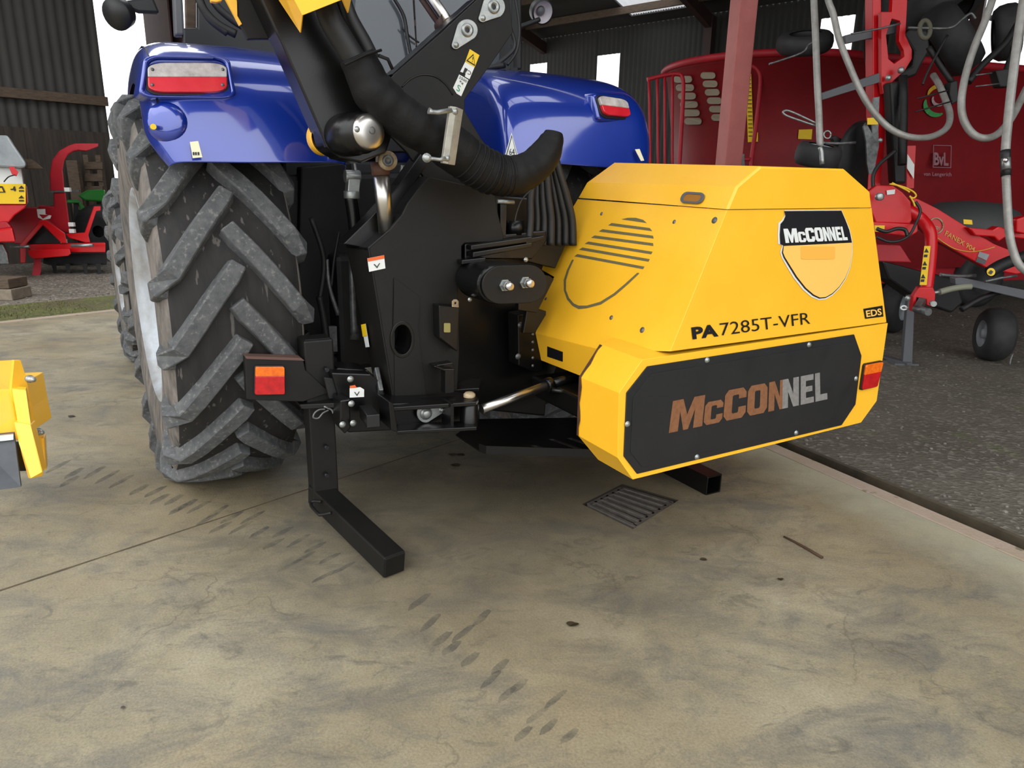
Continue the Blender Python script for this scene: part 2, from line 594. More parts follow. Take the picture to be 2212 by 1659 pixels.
    dp = nnode(nt, 'ShaderNodeVectorMath', operation='DOT_PRODUCT'); dp.inputs[1].default_value = kn_
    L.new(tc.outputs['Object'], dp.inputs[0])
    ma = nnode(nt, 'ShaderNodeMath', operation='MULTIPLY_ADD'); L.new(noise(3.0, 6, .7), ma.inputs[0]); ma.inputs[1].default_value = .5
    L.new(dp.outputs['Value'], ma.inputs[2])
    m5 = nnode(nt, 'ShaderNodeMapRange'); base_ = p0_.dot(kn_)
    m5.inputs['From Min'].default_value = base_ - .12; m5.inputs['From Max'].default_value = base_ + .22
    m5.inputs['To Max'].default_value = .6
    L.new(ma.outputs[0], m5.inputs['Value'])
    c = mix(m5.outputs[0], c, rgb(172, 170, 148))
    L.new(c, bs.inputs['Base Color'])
    ro = nnode(nt, 'ShaderNodeMapRange'); ro.inputs['To Min'].default_value = .42; ro.inputs['To Max'].default_value = .8
    ro.inputs['From Min'].default_value = .3; ro.inputs['From Max'].default_value = .7
    L.new(noise(1.7, 6), ro.inputs['Value']); L.new(ro.outputs[0], bs.inputs['Roughness'])
    # brushed grooves
    wv = nnode(nt, 'ShaderNodeTexWave'); wv.inputs['Scale'].default_value = 26
    wv.inputs['Distortion'].default_value = 3; wv.inputs['Detail'].default_value = 3
    m2 = nnode(nt, 'ShaderNodeMapping'); m2.inputs['Rotation'].default_value = (0, 0, radians(-32))
    L.new(tc.outputs['Object'], m2.inputs['Vector']); L.new(m2.outputs[0], wv.inputs['Vector'])
    b1 = nnode(nt, 'ShaderNodeBump'); b1.inputs['Strength'].default_value = .03; b1.inputs['Distance'].default_value = .004
    L.new(wv.outputs['Fac'], b1.inputs['Height'])
    b2 = nnode(nt, 'ShaderNodeBump'); b2.inputs['Strength'].default_value = .35; b2.inputs['Distance'].default_value = .004
    L.new(noise(110, 5, .7), b2.inputs['Height']); L.new(b1.outputs[0], b2.inputs['Normal'])
    L.new(b2.outputs[0], bs.inputs['Normal'])
    return m


def gravel_mat(name, c1, c2, c3, green=None, gamt=.6):
    m = bpy.data.materials.new(name); m.use_nodes = True
    nt = m.node_tree; L = nt.links; bs = nt.nodes['Principled BSDF']
    tc = nnode(nt, 'ShaderNodeTexCoord')
    vo = nnode(nt, 'ShaderNodeTexVoronoi'); vo.inputs['Scale'].default_value = 42
    L.new(tc.outputs['Object'], vo.inputs['Vector'])
    n = nnode(nt, 'ShaderNodeTexNoise'); n.inputs['Scale'].default_value = 1.6; n.inputs['Detail'].default_value = 9
    L.new(tc.outputs['Object'], n.inputs['Vector'])
    r = nnode(nt, 'ShaderNodeValToRGB')
    r.color_ramp.elements[0].position = .35; r.color_ramp.elements[1].position = .68
    r.color_ramp.elements[0].color = c1; r.color_ramp.elements[1].color = c2
    L.new(n.outputs['Fac'], r.inputs['Fac'])
    r2 = nnode(nt, 'ShaderNodeValToRGB')
    r2.color_ramp.elements[0].position = .80; r2.color_ramp.elements[1].position = .86
    sepn = nnode(nt, 'ShaderNodeSeparateColor'); L.new(vo.outputs['Color'], sepn.inputs[0])
    L.new(sepn.outputs[0], r2.inputs['Fac'])
    mx = nnode(nt, 'ShaderNodeMix', data_type='RGBA'); L.new(r2.outputs['Color'], mx.inputs[0])
    L.new(r.outputs['Color'], mx.inputs[6]); mx.inputs[7].default_value = c3
    out = mx.outputs[2]
    if green:
        n2 = nnode(nt, 'ShaderNodeTexNoise'); n2.inputs['Scale'].default_value = 1.1; n2.inputs['Detail'].default_value = 10
        n2.inputs['Roughness'].default_value = .7
        L.new(tc.outputs['Object'], n2.inputs['Vector'])
        r3 = nnode(nt, 'ShaderNodeValToRGB')
        r3.color_ramp.elements[0].position = gamt; r3.color_ramp.elements[1].position = gamt + .1
        L.new(n2.outputs['Fac'], r3.inputs['Fac'])
        m3 = nnode(nt, 'ShaderNodeMix', data_type='RGBA'); L.new(r3.outputs['Color'], m3.inputs[0])
        L.new(out, m3.inputs[6]); m3.inputs[7].default_value = green
        out = m3.outputs[2]
    L.new(out, bs.inputs['Base Color'])
    bs.inputs['Roughness'].default_value = .85
    bp = nnode(nt, 'ShaderNodeBump'); bp.inputs['Strength'].default_value = .8; bp.inputs['Distance'].default_value = .012
    L.new(vo.outputs['Distance'], bp.inputs['Height']); L.new(bp.outputs[0], bs.inputs['Normal'])
    return m


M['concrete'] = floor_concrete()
M['gravel'] = gravel_mat('yard_gravel', rgb(78, 73, 63), rgb(96, 90, 79), rgb(112, 107, 97), rgb(82, 88, 54), .60)
M['gravel_left'] = gravel_mat('shed_gravel', rgb(92, 84, 74), rgb(112, 104, 92), rgb(150, 145, 135))
M['grass'] = gravel_mat('mossy_grass', rgb(70, 72, 36), rgb(92, 94, 44), rgb(110, 110, 58), rgb(84, 74, 52), .52)
M['kerb'] = mat('kerb_concrete', rgb(156, 142, 120), .7, 0, rgb(168, 150, 138), 4, bump=.3, bscale=60, speck=rgb(120, 112, 88), speck_scale=9, speck_amt=.62)
M['channel'] = mat('channel_soil', rgb(38, 34, 24), .95, 0, rgb(48, 42, 30), 12, bump=.6, bscale=60)
M['iron'] = mat('grate_iron', rgb(98, 92, 86), .6, .2, rgb(76, 72, 68), 20, bump=.3)
M['sheet'] = None

z0 = PZ(0)
# right kerb lines on the ground
ka0, ka1 = z0.hit(1641, 966), z0.hit(2212, 1221)
kb0, kb1 = z0.hit(1673, 959.5), z0.hit(2212, 1189)
kc0, kc1 = z0.hit(1699.6, 955), z0.hit(2212, 1172.5)
kd = (kb1 - kb0).normalized()           # towards the viewer


def online(p, q, s):
    d = (q - p).normalized(); return p + d * s


kn = Vc((-kd.y, kd.x, 0))
if kn.x < 0: kn = -kn                   # pointing to the right of the kerb
kerbw = abs((kb0 - ka0).dot(kn)); chw = abs((kc1 - kb1).dot(kn))
kerbw = .82 * (kerbw + abs((kb1 - ka1).dot(kn))) / 2; chw *= 1.35
KP = kb0                                # reference point on the channel's near edge
far = -13.0; near = 9.0


def K(s, t): return KP + kd * s + kn * t


# drain opening
dq = [z0.hit(1257, 1089), z0.hit(1367, 1143), z0.hit(1466, 1080.5), z0.hit(1344, 1045)]
dc = sum(dq, Vc()) / 4
# left kerb: b = 9.12
bk = z0.hit(0, 699).dot(B)
c1 = K(far, -kerbw)
# corner where the right kerb meets the left kerb
s_corner = (bk - K(0, -kerbw).dot(B)) / kd.dot(B)
corner = K(s_corner, -kerbw)
outer = [G(-22, bk), corner, K(near, -kerbw), Vc((-2, -8, 0)), Vc((-24, -8, 0))]
mb = MB(); es = []
for loop in (outer, dq):
    vs = [mb.bm.verts.new(p) for p in loop]
    for i in range(len(vs)): es.append(mb.bm.edges.new((vs[i], vs[(i + 1) % len(vs)])))
bmesh.ops.triangle_fill(mb.bm, use_beauty=True, use_dissolve=False, edges=es)
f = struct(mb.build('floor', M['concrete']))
# rim of the drain hole
mb = MB()
for i in range(4):
    a, b = dq[i], dq[(i + 1) % 4]
    mb.face((a, b, b - W * .12, a - W * .12))
mb.face([p - W * .12 for p in dq])
struct(mb.build('floor_drain_pit', M['channel']))

# expansion joint: shallow dark groove filled with dirt, runs along A
jm = mat('joint_dirt', rgb(70, 60, 46), .9, 0, rgb(96, 84, 62), 20)
j0, j1 = z0.hit(0, 1276), z0.hit(996, 948)
jd = (j1 - j0).normalized(); jn = Vc((-jd.y, jd.x, 0))
mb = MB(); P = j0 - jd * 3
a = []; b = []
for i in range(60):
    p = P + jd * (i * .16); w = .0035 + random.random() * .0035
    a.append(p - jn * w + W * .0012); b.append(p + jn * w + W * .0012)
mb.grid([a, b], False)
struct(mb.build('trim_1', jm))

# kerb strip + channel + gravel
struct(MB().ext([K(far + 5, -kerbw + .004), K(near, -kerbw + .004), K(near, 0), K(far + 5, 0)], W * -.12).build('trim_2', M['kerb'], bevel=.004)).location.z = .004
struct(MB().ext([K(far + 5, 0), K(near, 0), K(near, chw), K(far + 5, chw)], W * -.02).build('floor_channel', M['channel'])).location.z = -.085
lip = [K(far + 5, chw), K(near, chw), K(near, chw + .03), K(far + 5, chw + .03)]
struct(MB().ext(lip, W * -.1).build('trim_3', mat('worn_kerb_edge', rgb(52, 46, 34), .9, 0, rgb(84, 74, 58), 5))).location.z = .001
ws = K(s_corner, chw + .05)
gr = [K(near, chw + .03), K(s_corner - .3, chw + .03), corner + B * .3, G(60, bk + .1), G(60, -40), G(-5, -40)]
struct(MB().face and (lambda q: (q.face(gr), q)[1])(MB()).build('floor_gravel', M['gravel']))
# base earth under everything
mb = MB(); mb.face([Vc((-60, -20, -.13)), Vc((60, -20, -.13)), Vc((60, 80, -.13)), Vc((-60, 80, -.13))])
struct(mb.build('floor_base', M['channel']))
# left: kerb strip, grass, gravel up to the shed
struct(MB().ext([G(-22, bk), G(9, bk), G(9, bk + .13), G(-22, bk + .13)], W * -.1).build('trim_4', M['kerb'])).location.z = .003
mb = MB(); mb.face([G(-22, bk + .13), G(9, bk + .13), G(9, bk + 1.25), G(-22, bk + 1.25)])
gs = mb.build('floor_grass', M['grass']); struct(gs)
mb = MB(); mb.face([G(-22, bk + 1.25), G(60, bk + 1.25), G(60, 60), G(-22, 60)])
struct(mb.build('floor_gravel_left', M['gravel_left']))

# ------------------------------------------------------------------ sheds
def sheet_mat(name, c1, c2, axis, scale=22, em=None, rough=.7):
    m = mat(name, c1, rough, 0, c2, 1.2)
    nt = m.node_tree; bs = nt.nodes['Principled BSDF']
    tc = nnode(nt, 'ShaderNodeTexCoord'); wv = nnode(nt, 'ShaderNodeTexWave')
    mp = nnode(nt, 'ShaderNodeMapping'); mp.inputs['Rotation'].default_value = (0, 0, axis)
    nt.links.new(tc.outputs['Object'], mp.inputs['Vector']); nt.links.new(mp.outputs[0], wv.inputs['Vector'])
    wv.inputs['Scale'].default_value = scale / 20 * 3
    bp = nnode(nt, 'ShaderNodeBump'); bp.inputs['Strength'].default_value = .9; bp.inputs['Distance'].default_value = .03
    nt.links.new(wv.outputs['Fac'], bp.inputs['Height']); nt.links.new(bp.outputs[0], bs.inputs['Normal'])
    return m


def corrugated(p, d, L, z0_, z1_, n, pitch=.076, amp=.018):
    """a corrugated sheet wall from p along d"""
    mb = MB(); k = int(L / pitch * 4)
    lo, hi = [], []
    for i in range(k + 1):
        o = n * (amp * sin(i * pi / 2))
        q = p + d * (i * pitch / 4) + o
        lo.append(q + W * z0_); hi.append(q + W * z1_)
    return mb.grid([lo, hi])


M['clad'] = mat('dark_grey_cladding', rgb(62, 60, 56), .75, 0, rgb(48, 47, 44), .8)
M['clad2'] = mat('barn_cladding', rgb(44, 43, 40), .75, 0, rgb(36, 35, 33), .7)
M['board'] = mat('timber_boards', rgb(64, 56, 48), .8, 0, rgb(42, 36, 32), 5, stretch=(3, 3, .3))
M['roofm'] = mat('roof_underside', rgb(58, 55, 51), .8, 0, rgb(46, 44, 42), .8)
BL = 15.0
AEND = 5.62
wl = struct(corrugated(G(-14, BL), A, AEND + 14, 2.83, 6.2, -B, .16, .02).build('wall_left', M['clad']))
struct(corrugated(G(-14, BL + .03), A, AEND + 14, 2.28, 2.87, -B, .16, .02).build('wall_left_middle', M['clad']))
mb = MB()
for i in range(int((AEND + 14) / .28)):
    s = -14 + i * .28
    mb.box(G(s + .135, BL + .02 + .012 * (i % 2), 1.16), .285, .03, 2.32, A, B)
struct(mb.build('wall_left_boards', M['board']))
struct(MB().box(G(-4.2, BL - .09, 2.86), 19.6, .07, .16, A, B).build('trim_5', M['wood'], bevel=.004))
mb = MB()
for s in (-12, -6.6, -1.85, ): mb.box(G(s, BL - .1, 3.1), .2, .16, 6.2, A, B)
struct(mb.build('trim_6', M['oxide']))
# lean-to roof of the left shed
struct(MB().ext([G(-14, 10.9, 6.4), G(AEND, 10.9, 6.4), G(AEND, BL + .2, 5.8), G(-14, BL + .2, 5.8)], W * .06).build('ceiling_left', M['roofm']))

# main barn
AF, ABK = 6.26, 18.6
wb = MB()
ph = PY(1)


def backpl(a): return Pl(G(a, 0), -A)


bp_ = backpl(ABK)
wins = [[(1145, 139), (1181, 136), (1181, 170), (1144, 172)], [(1290, 122), (1338, 114), (1334, 220), (1286, 224)],
        [(1774, 42), (1836, 32), (1836, 120), (1774, 128)], [(2085, -12), (2240, -40), (2240, 178), (2085, 150)]]
WB = []
for w in wins:
    P = pts(bp_, w)
    b_hi = max(p.dot(B) for p in P); b_lo = min(p.dot(B) for p in P)
    zt = sum(P[i].z for i in (0, 1)) / 2; zb = sum(P[i].z for i in (2, 3)) / 2
    WB.append((b_lo, b_hi, zb, zt))
WB.sort(key=lambda q: -q[0])
b_start, b_end = 22.0, -24.0
# wall panels around the translucent sheets
mb = MB()


def wallrect(mb, b0, b1, za, zb):
    L = b0 - b1
    if L <= 0 or zb <= za: return
    k = max(2, int(L / .05)); lo, hi = [], []
    for i in range(k + 1):
        bb = b0 - L * i / k
        q = G(ABK + .02 * sin(bb / .152 * 2 * pi), bb)
        lo.append(q + W * za); hi.append(q + W * zb)
    mb.grid([lo, hi])


cur = b_start
for lo_, hi_, za, zb in WB:
    wallrect(mb, cur, hi_, 0, 9)
    wallrect(mb, hi_, lo_, 0, za); wallrect(mb, hi_, lo_, zb, 9)
    cur = lo_
wallrect(mb, cur, b_end, 0, 9)
struct(mb.build('wall_back', M['clad2']))
tm = bpy.data.materials.new('translucent_sheet'); tm.use_nodes = True
_n = tm.node_tree; _n.nodes.remove(_n.nodes['Principled BSDF'])
_a = nnode(_n, 'ShaderNodeBsdfTransparent'); _a.inputs[0].default_value = (.8, .81, .83, 1)
_b = nnode(_n, 'ShaderNodeBsdfTranslucent'); _b.inputs[0].default_value = (.9, .9, .92, 1)
_m = nnode(_n, 'ShaderNodeMixShader'); _m.inputs[0].default_value = .4
_n.links.new(_a.outputs[0], _m.inputs[1]); _n.links.new(_b.outputs[0], _m.inputs[2]); _n.links.new(_m.outputs[0], _n.nodes['Material Output'].inputs[0])
M['translucent'] = tm
for i, (lo_, hi_, za, zb) in enumerate(WB):
    L = hi_ - lo_; k = max(8, int(L / .03)); lo, hi = [], []
    for q in range(k + 1):
        bb = hi_ - L * q / k
        p = G(ABK + .03 + .018 * sin(bb / .076 * 2 * pi), bb)
        lo.append(p + W * za); hi.append(p + W * zb)
    struct(MB().grid([lo, hi]).build('window_%d' % (i + 1), M['translucent']))
# roof: front eave high, with one translucent strip
ZR0, ZR1 = 6.0, 7.6
AM = 12.4


def roofz(a): return ZR0 + (ZR1 - ZR0) * (a - AF) / (AM - AF) if a < AM else ZR1 - (ZR1 - 5.9) * (a - AM) / (ABK - AM)


sky_px = [(1338, -2), (1402, -25), (1478, 8), (1418, 27)]
rp = P3(G(AM, 0, ZR1), G(AM, 5, ZR1), G(ABK, 0, 5.9))
SP = pts(rp, [(1300, -25), (1418, 27), (1478, 9), (1400, -30)])
sa0 = min(p.dot(A) for p in SP); sa1 = max(p.dot(A) for p in SP)
SPq = [p for p in pts(rp, [(1300, -25), (1418, 27), (1478, 9)])]
sb0 = min(p.dot(B) for p in SPq); sb1 = max(p.dot(B) for p in SPq)
rb0, rb1 = 22.0, -24.0
mb = MB()


def rq(a0, a1, b0, b1):
    mb.face([G(a0, b0, roofz(a0)), G(a1, b0, roofz(a1)), G(a1, b1, roofz(a1)), G(a0, b1, roofz(a0))])


rq(AF - .5, AM - .001, 15.4, rb1)
a_in = max(AM, sa0); a_out = min(ABK - .2, sa1)
mb.face([G(AM, rb0, ZR1), G(a_in, rb0, roofz(a_in)), G(a_in, rb1, roofz(a_in)), G(AM, rb1, ZR1)]) if a_in > AM + .01 else None
for (x0, x1, y0, y1) in ((a_in, a_out, rb0, sb1), (a_in, a_out, sb0, rb1), (a_out, ABK, rb0, rb1)):
    mb.face([G(x0, y0, roofz(x0 + 1e-4)), G(x1, y0, roofz(x1)), G(x1, y1, roofz(x1)), G(x0, y1, roofz(x0 + 1e-4))])
struct(mb.build('ceiling', M['roofm']))
lo, hi = [], []
for q in range(60):
    bb = sb1 + (sb0 - sb1) * q / 59
    o = .02 * sin(bb / .076 * 2 * pi)
    lo.append(G(a_in, bb, roofz(a_in + 1e-4) + .04 + o)); hi.append(G(a_out, bb, roofz(a_out) + .04 + o))
struct(MB().grid([lo, hi]).build('window_5', M['translucent']))
# open fronted canopy over the yard slab, with translucent strips
CF, CB0, CB1 = -1.0, 6.8, -2.6
def cz(a): return 5.3 + (ZR0 - 5.3) * (a - CF) / (AF - CF)
strips = [(4.9, 3.8), (1.6, .5)]
mb = MB(); lo_b = CB0; e_ = []
AA, ABB = .4, 4.9
def cq(a0, a1, b0, b1, dz=0): return [G(a0, b0, cz(a0) + dz), G(a1, b0, cz(a1) + dz), G(a1, b1, cz(a1) + dz), G(a0, b1, cz(a0) + dz)]
mb.face(cq(CF, AA, CB0, CB1)); mb.face(cq(ABB, AF - .5, CB0, CB1))
for s0_, s1_ in strips + [(CB1, CB1)]:
    mb.face(cq(AA, ABB, lo_b, s0_)); lo_b = s1_
struct(mb.build('ceiling_canopy', M['roofm']))
for k, (s0_, s1_) in enumerate(strips):
    mb = MB(); mb.face(cq(AA, ABB, s0_, s1_, .02)); struct(mb.build('window_%d' % (6 + k), M['translucent']))
mb = MB()
for a in (CF + .1, .9, 2.4, 3.9, 5.4): mb.beam(G(a, CB0, cz(a) - .1), G(a, CB1, cz(a) - .1), .07, .16)
struct(mb.build('trim_9', M['wood']))
# purlins and rafters under the roof
mb = MB()
for a in (8, 9.6, 11.2, 14, 15.2, 16.4, 17.6):
    mb.beam(G(a, 15.3 if a < AM else 21.9, roofz(a) - .12), G(a, -23, roofz(a) - .12), .07, .18)
struct(mb.build('trim_7', M['wood']))
mb = MB()
for b in (15.1, 9.5, 3.5, -2.3, -8.5, -14.5):
    mb.beam(G(AF, b, ZR0 - .3), G(AM, b, ZR1 - .3), .16, .3); mb.beam(G(AM, b, ZR1 - .3), G(ABK, b, 5.6), .16, .3)
    if abs(b - 15.1) > 1: mb.beam(G(ABK - .15, b, 0), G(ABK - .15, b, 5.8), .22, .2, A)
struct(mb.build('trim_8', M['oxide']))
# far gable side wall on the right
struct(corrugated(G(AF, b_end), A, ABK - AF, 0, 8, B, .152, .02).build('wall_right', M['clad2']))

# corner post of the barn seen left of the tractor
p = Pl(G(AF, 0), -A)
q0, q1 = p.hit(314, 60), p.hit(368, 60)
pc = (q0 + q1) / 2; wd = (q1 - q0).length
mb = MB(); pc.z = 0
mb.box(pc + W * 3.2, wd, .03, 6.4, B, A); mb.box(pc + A * .2 + W * 3.2, wd, .03, 6.4, B, A); mb.box(pc + A * .1 + W * 3.2, .02, .2, 6.4, B, A)
o = mb.build('steel_column', M['oxide'], origin=pc)
tag(o, 'dark brown steel stanchion rising behind the left rear mudguard', 'column', 'steel building columns')

# rose coloured column behind the power unit
cp = D(1566, 350, 7.35)
cp = Vc((cp.x, cp.y, 0))
l1 = Vc((-sin(radians(14)), cos(radians(14)), 0)); l2 = Vc((cos(radians(14)), sin(radians(14)), 0))
mb = MB()
cc = cp + l1 * .1 + l2 * .1
mb.ext([cp, cp + l2 * .2, cp + l2 * .2 + l1 * .2, cp + l1 * .2], W * 6.0)
mb.box(cc + W * .01, .34, .34, .02, l1, l2)
o = mb.build('steel_column', M['rose'], origin=cp, bevel=.012, bseg=3)
tag(o, 'dusty pink painted square steel column standing behind the yellow power unit', 'column', 'steel building columns')
# ------------------------------------------------------------------ grate
mb = MB()
g0, g1, g2, g3 = dq   # left, near, right, far
ins = .02


def gq(s, t, z=.0): return (g0 * (1 - s) + g1 * s) * (1 - t) + (g3 * (1 - s) + g2 * s) * t + W * z


gr_t = thing('drain_grate', 'rusty iron drain grate sunk in the concrete under the power unit', 'drain', gq(.5, .5))


def gbar(mb, a, b, wa):
    A_, B_ = gq(*a), gq(*b); mb.beam(A_ - W * .014, B_ - W * .014, wa, .02)


mb = MB()
# left-to-near edge is along s at t=0 ; bars run along s
gbar(mb, (.06, .1), (.98, .1), .025); gbar(mb, (.04, .92), (.96, .92), .025)
gbar(mb, (.06, .1), (.06, .92), .03); gbar(mb, (.95, .1), (.95, .92), .03)
mb.build('frame', M['iron'], gr_t, bevel=.003)
for t in (.235, .372, .51, .648, .785):
    mb = MB(); gbar(mb, (.06, t), (.95, t), .020); mb.build('bar', M['iron'], gr_t, bevel=.002)

# ------------------------------------------------------------------ litter on the ground
tw = mat('twig_bark', rgb(66, 46, 28), .8)
P = [z0.hit(1693, 1161), z0.hit(1715, 1172), z0.hit(1742, 1187), z0.hit(1776, 1207)]
P = [p + W * .005 for p in P]
o = MB().tube(P, [.004, .005, .006, .007], 8).build('twig', tw, origin=P[1])
tag(o, 'thin brown twig lying on the concrete right of the drain grate', 'twig')
lm = mat('wet_leaf', rgb(52, 42, 26), .5, 0, rgb(40, 32, 20), 30)
leaves = [(977, 983, 14, 'left of the pair of wet brown leaves behind the slotted tray'), (994, 984, 16, 'right of the pair of wet brown leaves behind the slotted tray'),
          (984, 1006, 17, 'dark wet leaf lying alone just below the leaf pair'), (1236, 1350, 20, 'small curled leaf on open concrete in the foreground'),
          (1519, 1210, 12, 'tiny dark leaf fragment below the drain grate'), (266, 1531, 9, 'small dark crumb of leaf near the bottom left'),
          (1686, 1253, 10, 'little brown leaf bit below the twig'), (155, 900, 12, 'brown leaf scrap on concrete beside the yellow flail head')]
for k, (x, y, r, lb) in enumerate(leaves):
    p = z0.hit(x, y); rad = r * depth_of(p) / FPX * .75
    mb = MB(); an = random.random() * 6
    out = []
    for i in range(12):
        t = 2 * pi * i / 12; rr_ = rad * (.75 + .25 * random.random())
        out.append(p + Vc((cos(t + an) * rr_, sin(t + an) * rr_ * .7, .003 + .004 * abs(sin(t)))))
    top = mb.bm.verts.new(p + W * .003)
    vs = [mb.bm.verts.new(q) for q in out]
    for i in range(12): mb.bm.faces.new((top, vs[i], vs[(i + 1) % 12]))
    o = mb.build('leaf', lm, origin=p)
    tag(o, lb, 'leaf', 'leaf scraps on the concrete')

# rubber tread marks left on the slab (one stain layer)
tmk = bpy.data.materials.new('rubber_mark'); tmk.use_nodes = True
nt = tmk.node_tree; bs = nt.nodes['Principled BSDF']
bs.inputs['Base Color'].default_value = rgb(84, 84, 80); bs.inputs['Roughness'].default_value = .7
tc = nnode(nt, 'ShaderNodeTexCoord'); nn = nnode(nt, 'ShaderNodeTexNoise'); nn.inputs['Scale'].default_value = 14; nn.inputs['Detail'].default_value = 6
nt.links.new(tc.outputs['Object'], nn.inputs['Vector'])
mr = nnode(nt, 'ShaderNodeMapRange'); mr.inputs['From Min'].default_value = .35; mr.inputs['From Max'].default_value = .7
mr.inputs['To Min'].default_value = .12; mr.inputs['To Max'].default_value = .5
nt.links.new(nn.outputs['Fac'], mr.inputs['Value']); nt.links.new(mr.outputs[0], bs.inputs['Alpha'])
marks = []
for x, y in [(125, 1008), (160, 1022), (205, 1020), (150, 1040), (232, 1030), (262, 1040), (300, 1058), (335, 1062), (345, 1078), (375, 1080), (405, 1090),
             (385, 1100), (430, 1095), (470, 1105), (450, 1120), (500, 1118), (475, 1140), (520, 1140), (545, 1118), (560, 1150), (610, 1150), (645, 1168),
             (590, 1175), (680, 1183), (712, 1206), (655, 1205), (740, 1228), (625, 1222), (700, 1245)]:
    marks.append((x, y, 34, 4.5, -28))
for x, y in [(1000, 1368), (1040, 1335), (975, 1400), (1015, 1425), (1060, 1468), (1095, 1500), (1120, 1482), (1160, 1545), (1185, 1570), (955, 1380),
             (1130, 1585), (1080, 1440), (930, 1345), (905, 1300), (1230, 1590), (1200, 1510)]:
    marks.append((x, y, 34, 8, -38))
mb = MB()
for x, y, l, w, a in marks:
    n = 22; out = []; ph_ = random.random() * 6
    for i in range(n):
        t = 2 * pi * i / n; k = .9 + .12 * sin(2 * t + ph_) + .06 * sin(5 * t)
        ex, ey = cos(t) * l * k * .9, sin(t) * w * k
        c_, s_ = cos(radians(a)), sin(radians(a))
        out.append(z0.hit(x + ex * c_ - ey * s_, y + ex * s_ + ey * c_) + W * .0009)
    mb.face(out)
o = mb.build('tyre_mark', tmk)
tag(o, 'dark rubber tread marks smeared across the tan concrete', 'tyre marks', kind='stuff')

# loose stones on the gravel (uncountable)
stm = mat('loose_stones', rgb(92, 88, 80), .8, 0, rgb(126, 122, 113), 3)
mb = MB()
for i in range(1100):
    s = random.uniform(-6.5, 2.2); t = chw + .06 + random.random() ** 1.6 * 6
    p = K(s, t); r = random.uniform(.003, .011) * (1 + .5 * random.random())
    if p.y < .8: continue
    m4 = Matrix.Translation(p + W * r * .3) @ Matrix.Rotation(random.random() * 6, 4, 'Z') @ Matrix.Diagonal((1, random.uniform(.6, 1), .6, 1))
    bmesh.ops.create_icosphere(mb.bm, subdivisions=1, radius=r, matrix=m4)
o = mb.build('gravel_stones', stm)
tag(o, 'loose pale stones scattered over the dark gravel beyond the kerb', 'gravel', kind='stuff')
mb = MB()
for i in range(500):
    p = G(random.uniform(-8, 6), bk + 1.35 + random.random() ** 1.5 * 2.2); r = random.uniform(.008, .02)
    bmesh.ops.create_icosphere(mb.bm, subdivisions=1, radius=r, matrix=Matrix.Translation(p + W * r * .3))
o = mb.build('gravel_stones', stm)
tag(o, 'loose stones scattered on the ground before the left shed', 'gravel', kind='stuff')
# grass blades in the left verge
mb = MB()
gm = mat('grass_blades', rgb(78, 86, 36), .8, 0, rgb(100, 102, 50), 3)
for i in range(5200):
    p = G(random.uniform(-7, 3), bk + .16 + random.random() * 1.05)
    h = random.uniform(.012, .035); a = random.random() * 6.3; d = Vc((cos(a), sin(a), 0))
    q = p + W * h + d * h * .6; s = Vc((-d.y, d.x, 0)) * .004
    mb.face((p - s, p + s, q))
o = mb.build('grass', gm)
tag(o, 'short mossy green grass strip along the left kerb', 'grass', kind='stuff')
# ------------------------------------------------------------------ tractor
tr = thing('tractor', 'blue farm tractor seen from behind with large dusty rear tyres and blue mudguards', 'tractor', T(1.35, 4.1, 0))


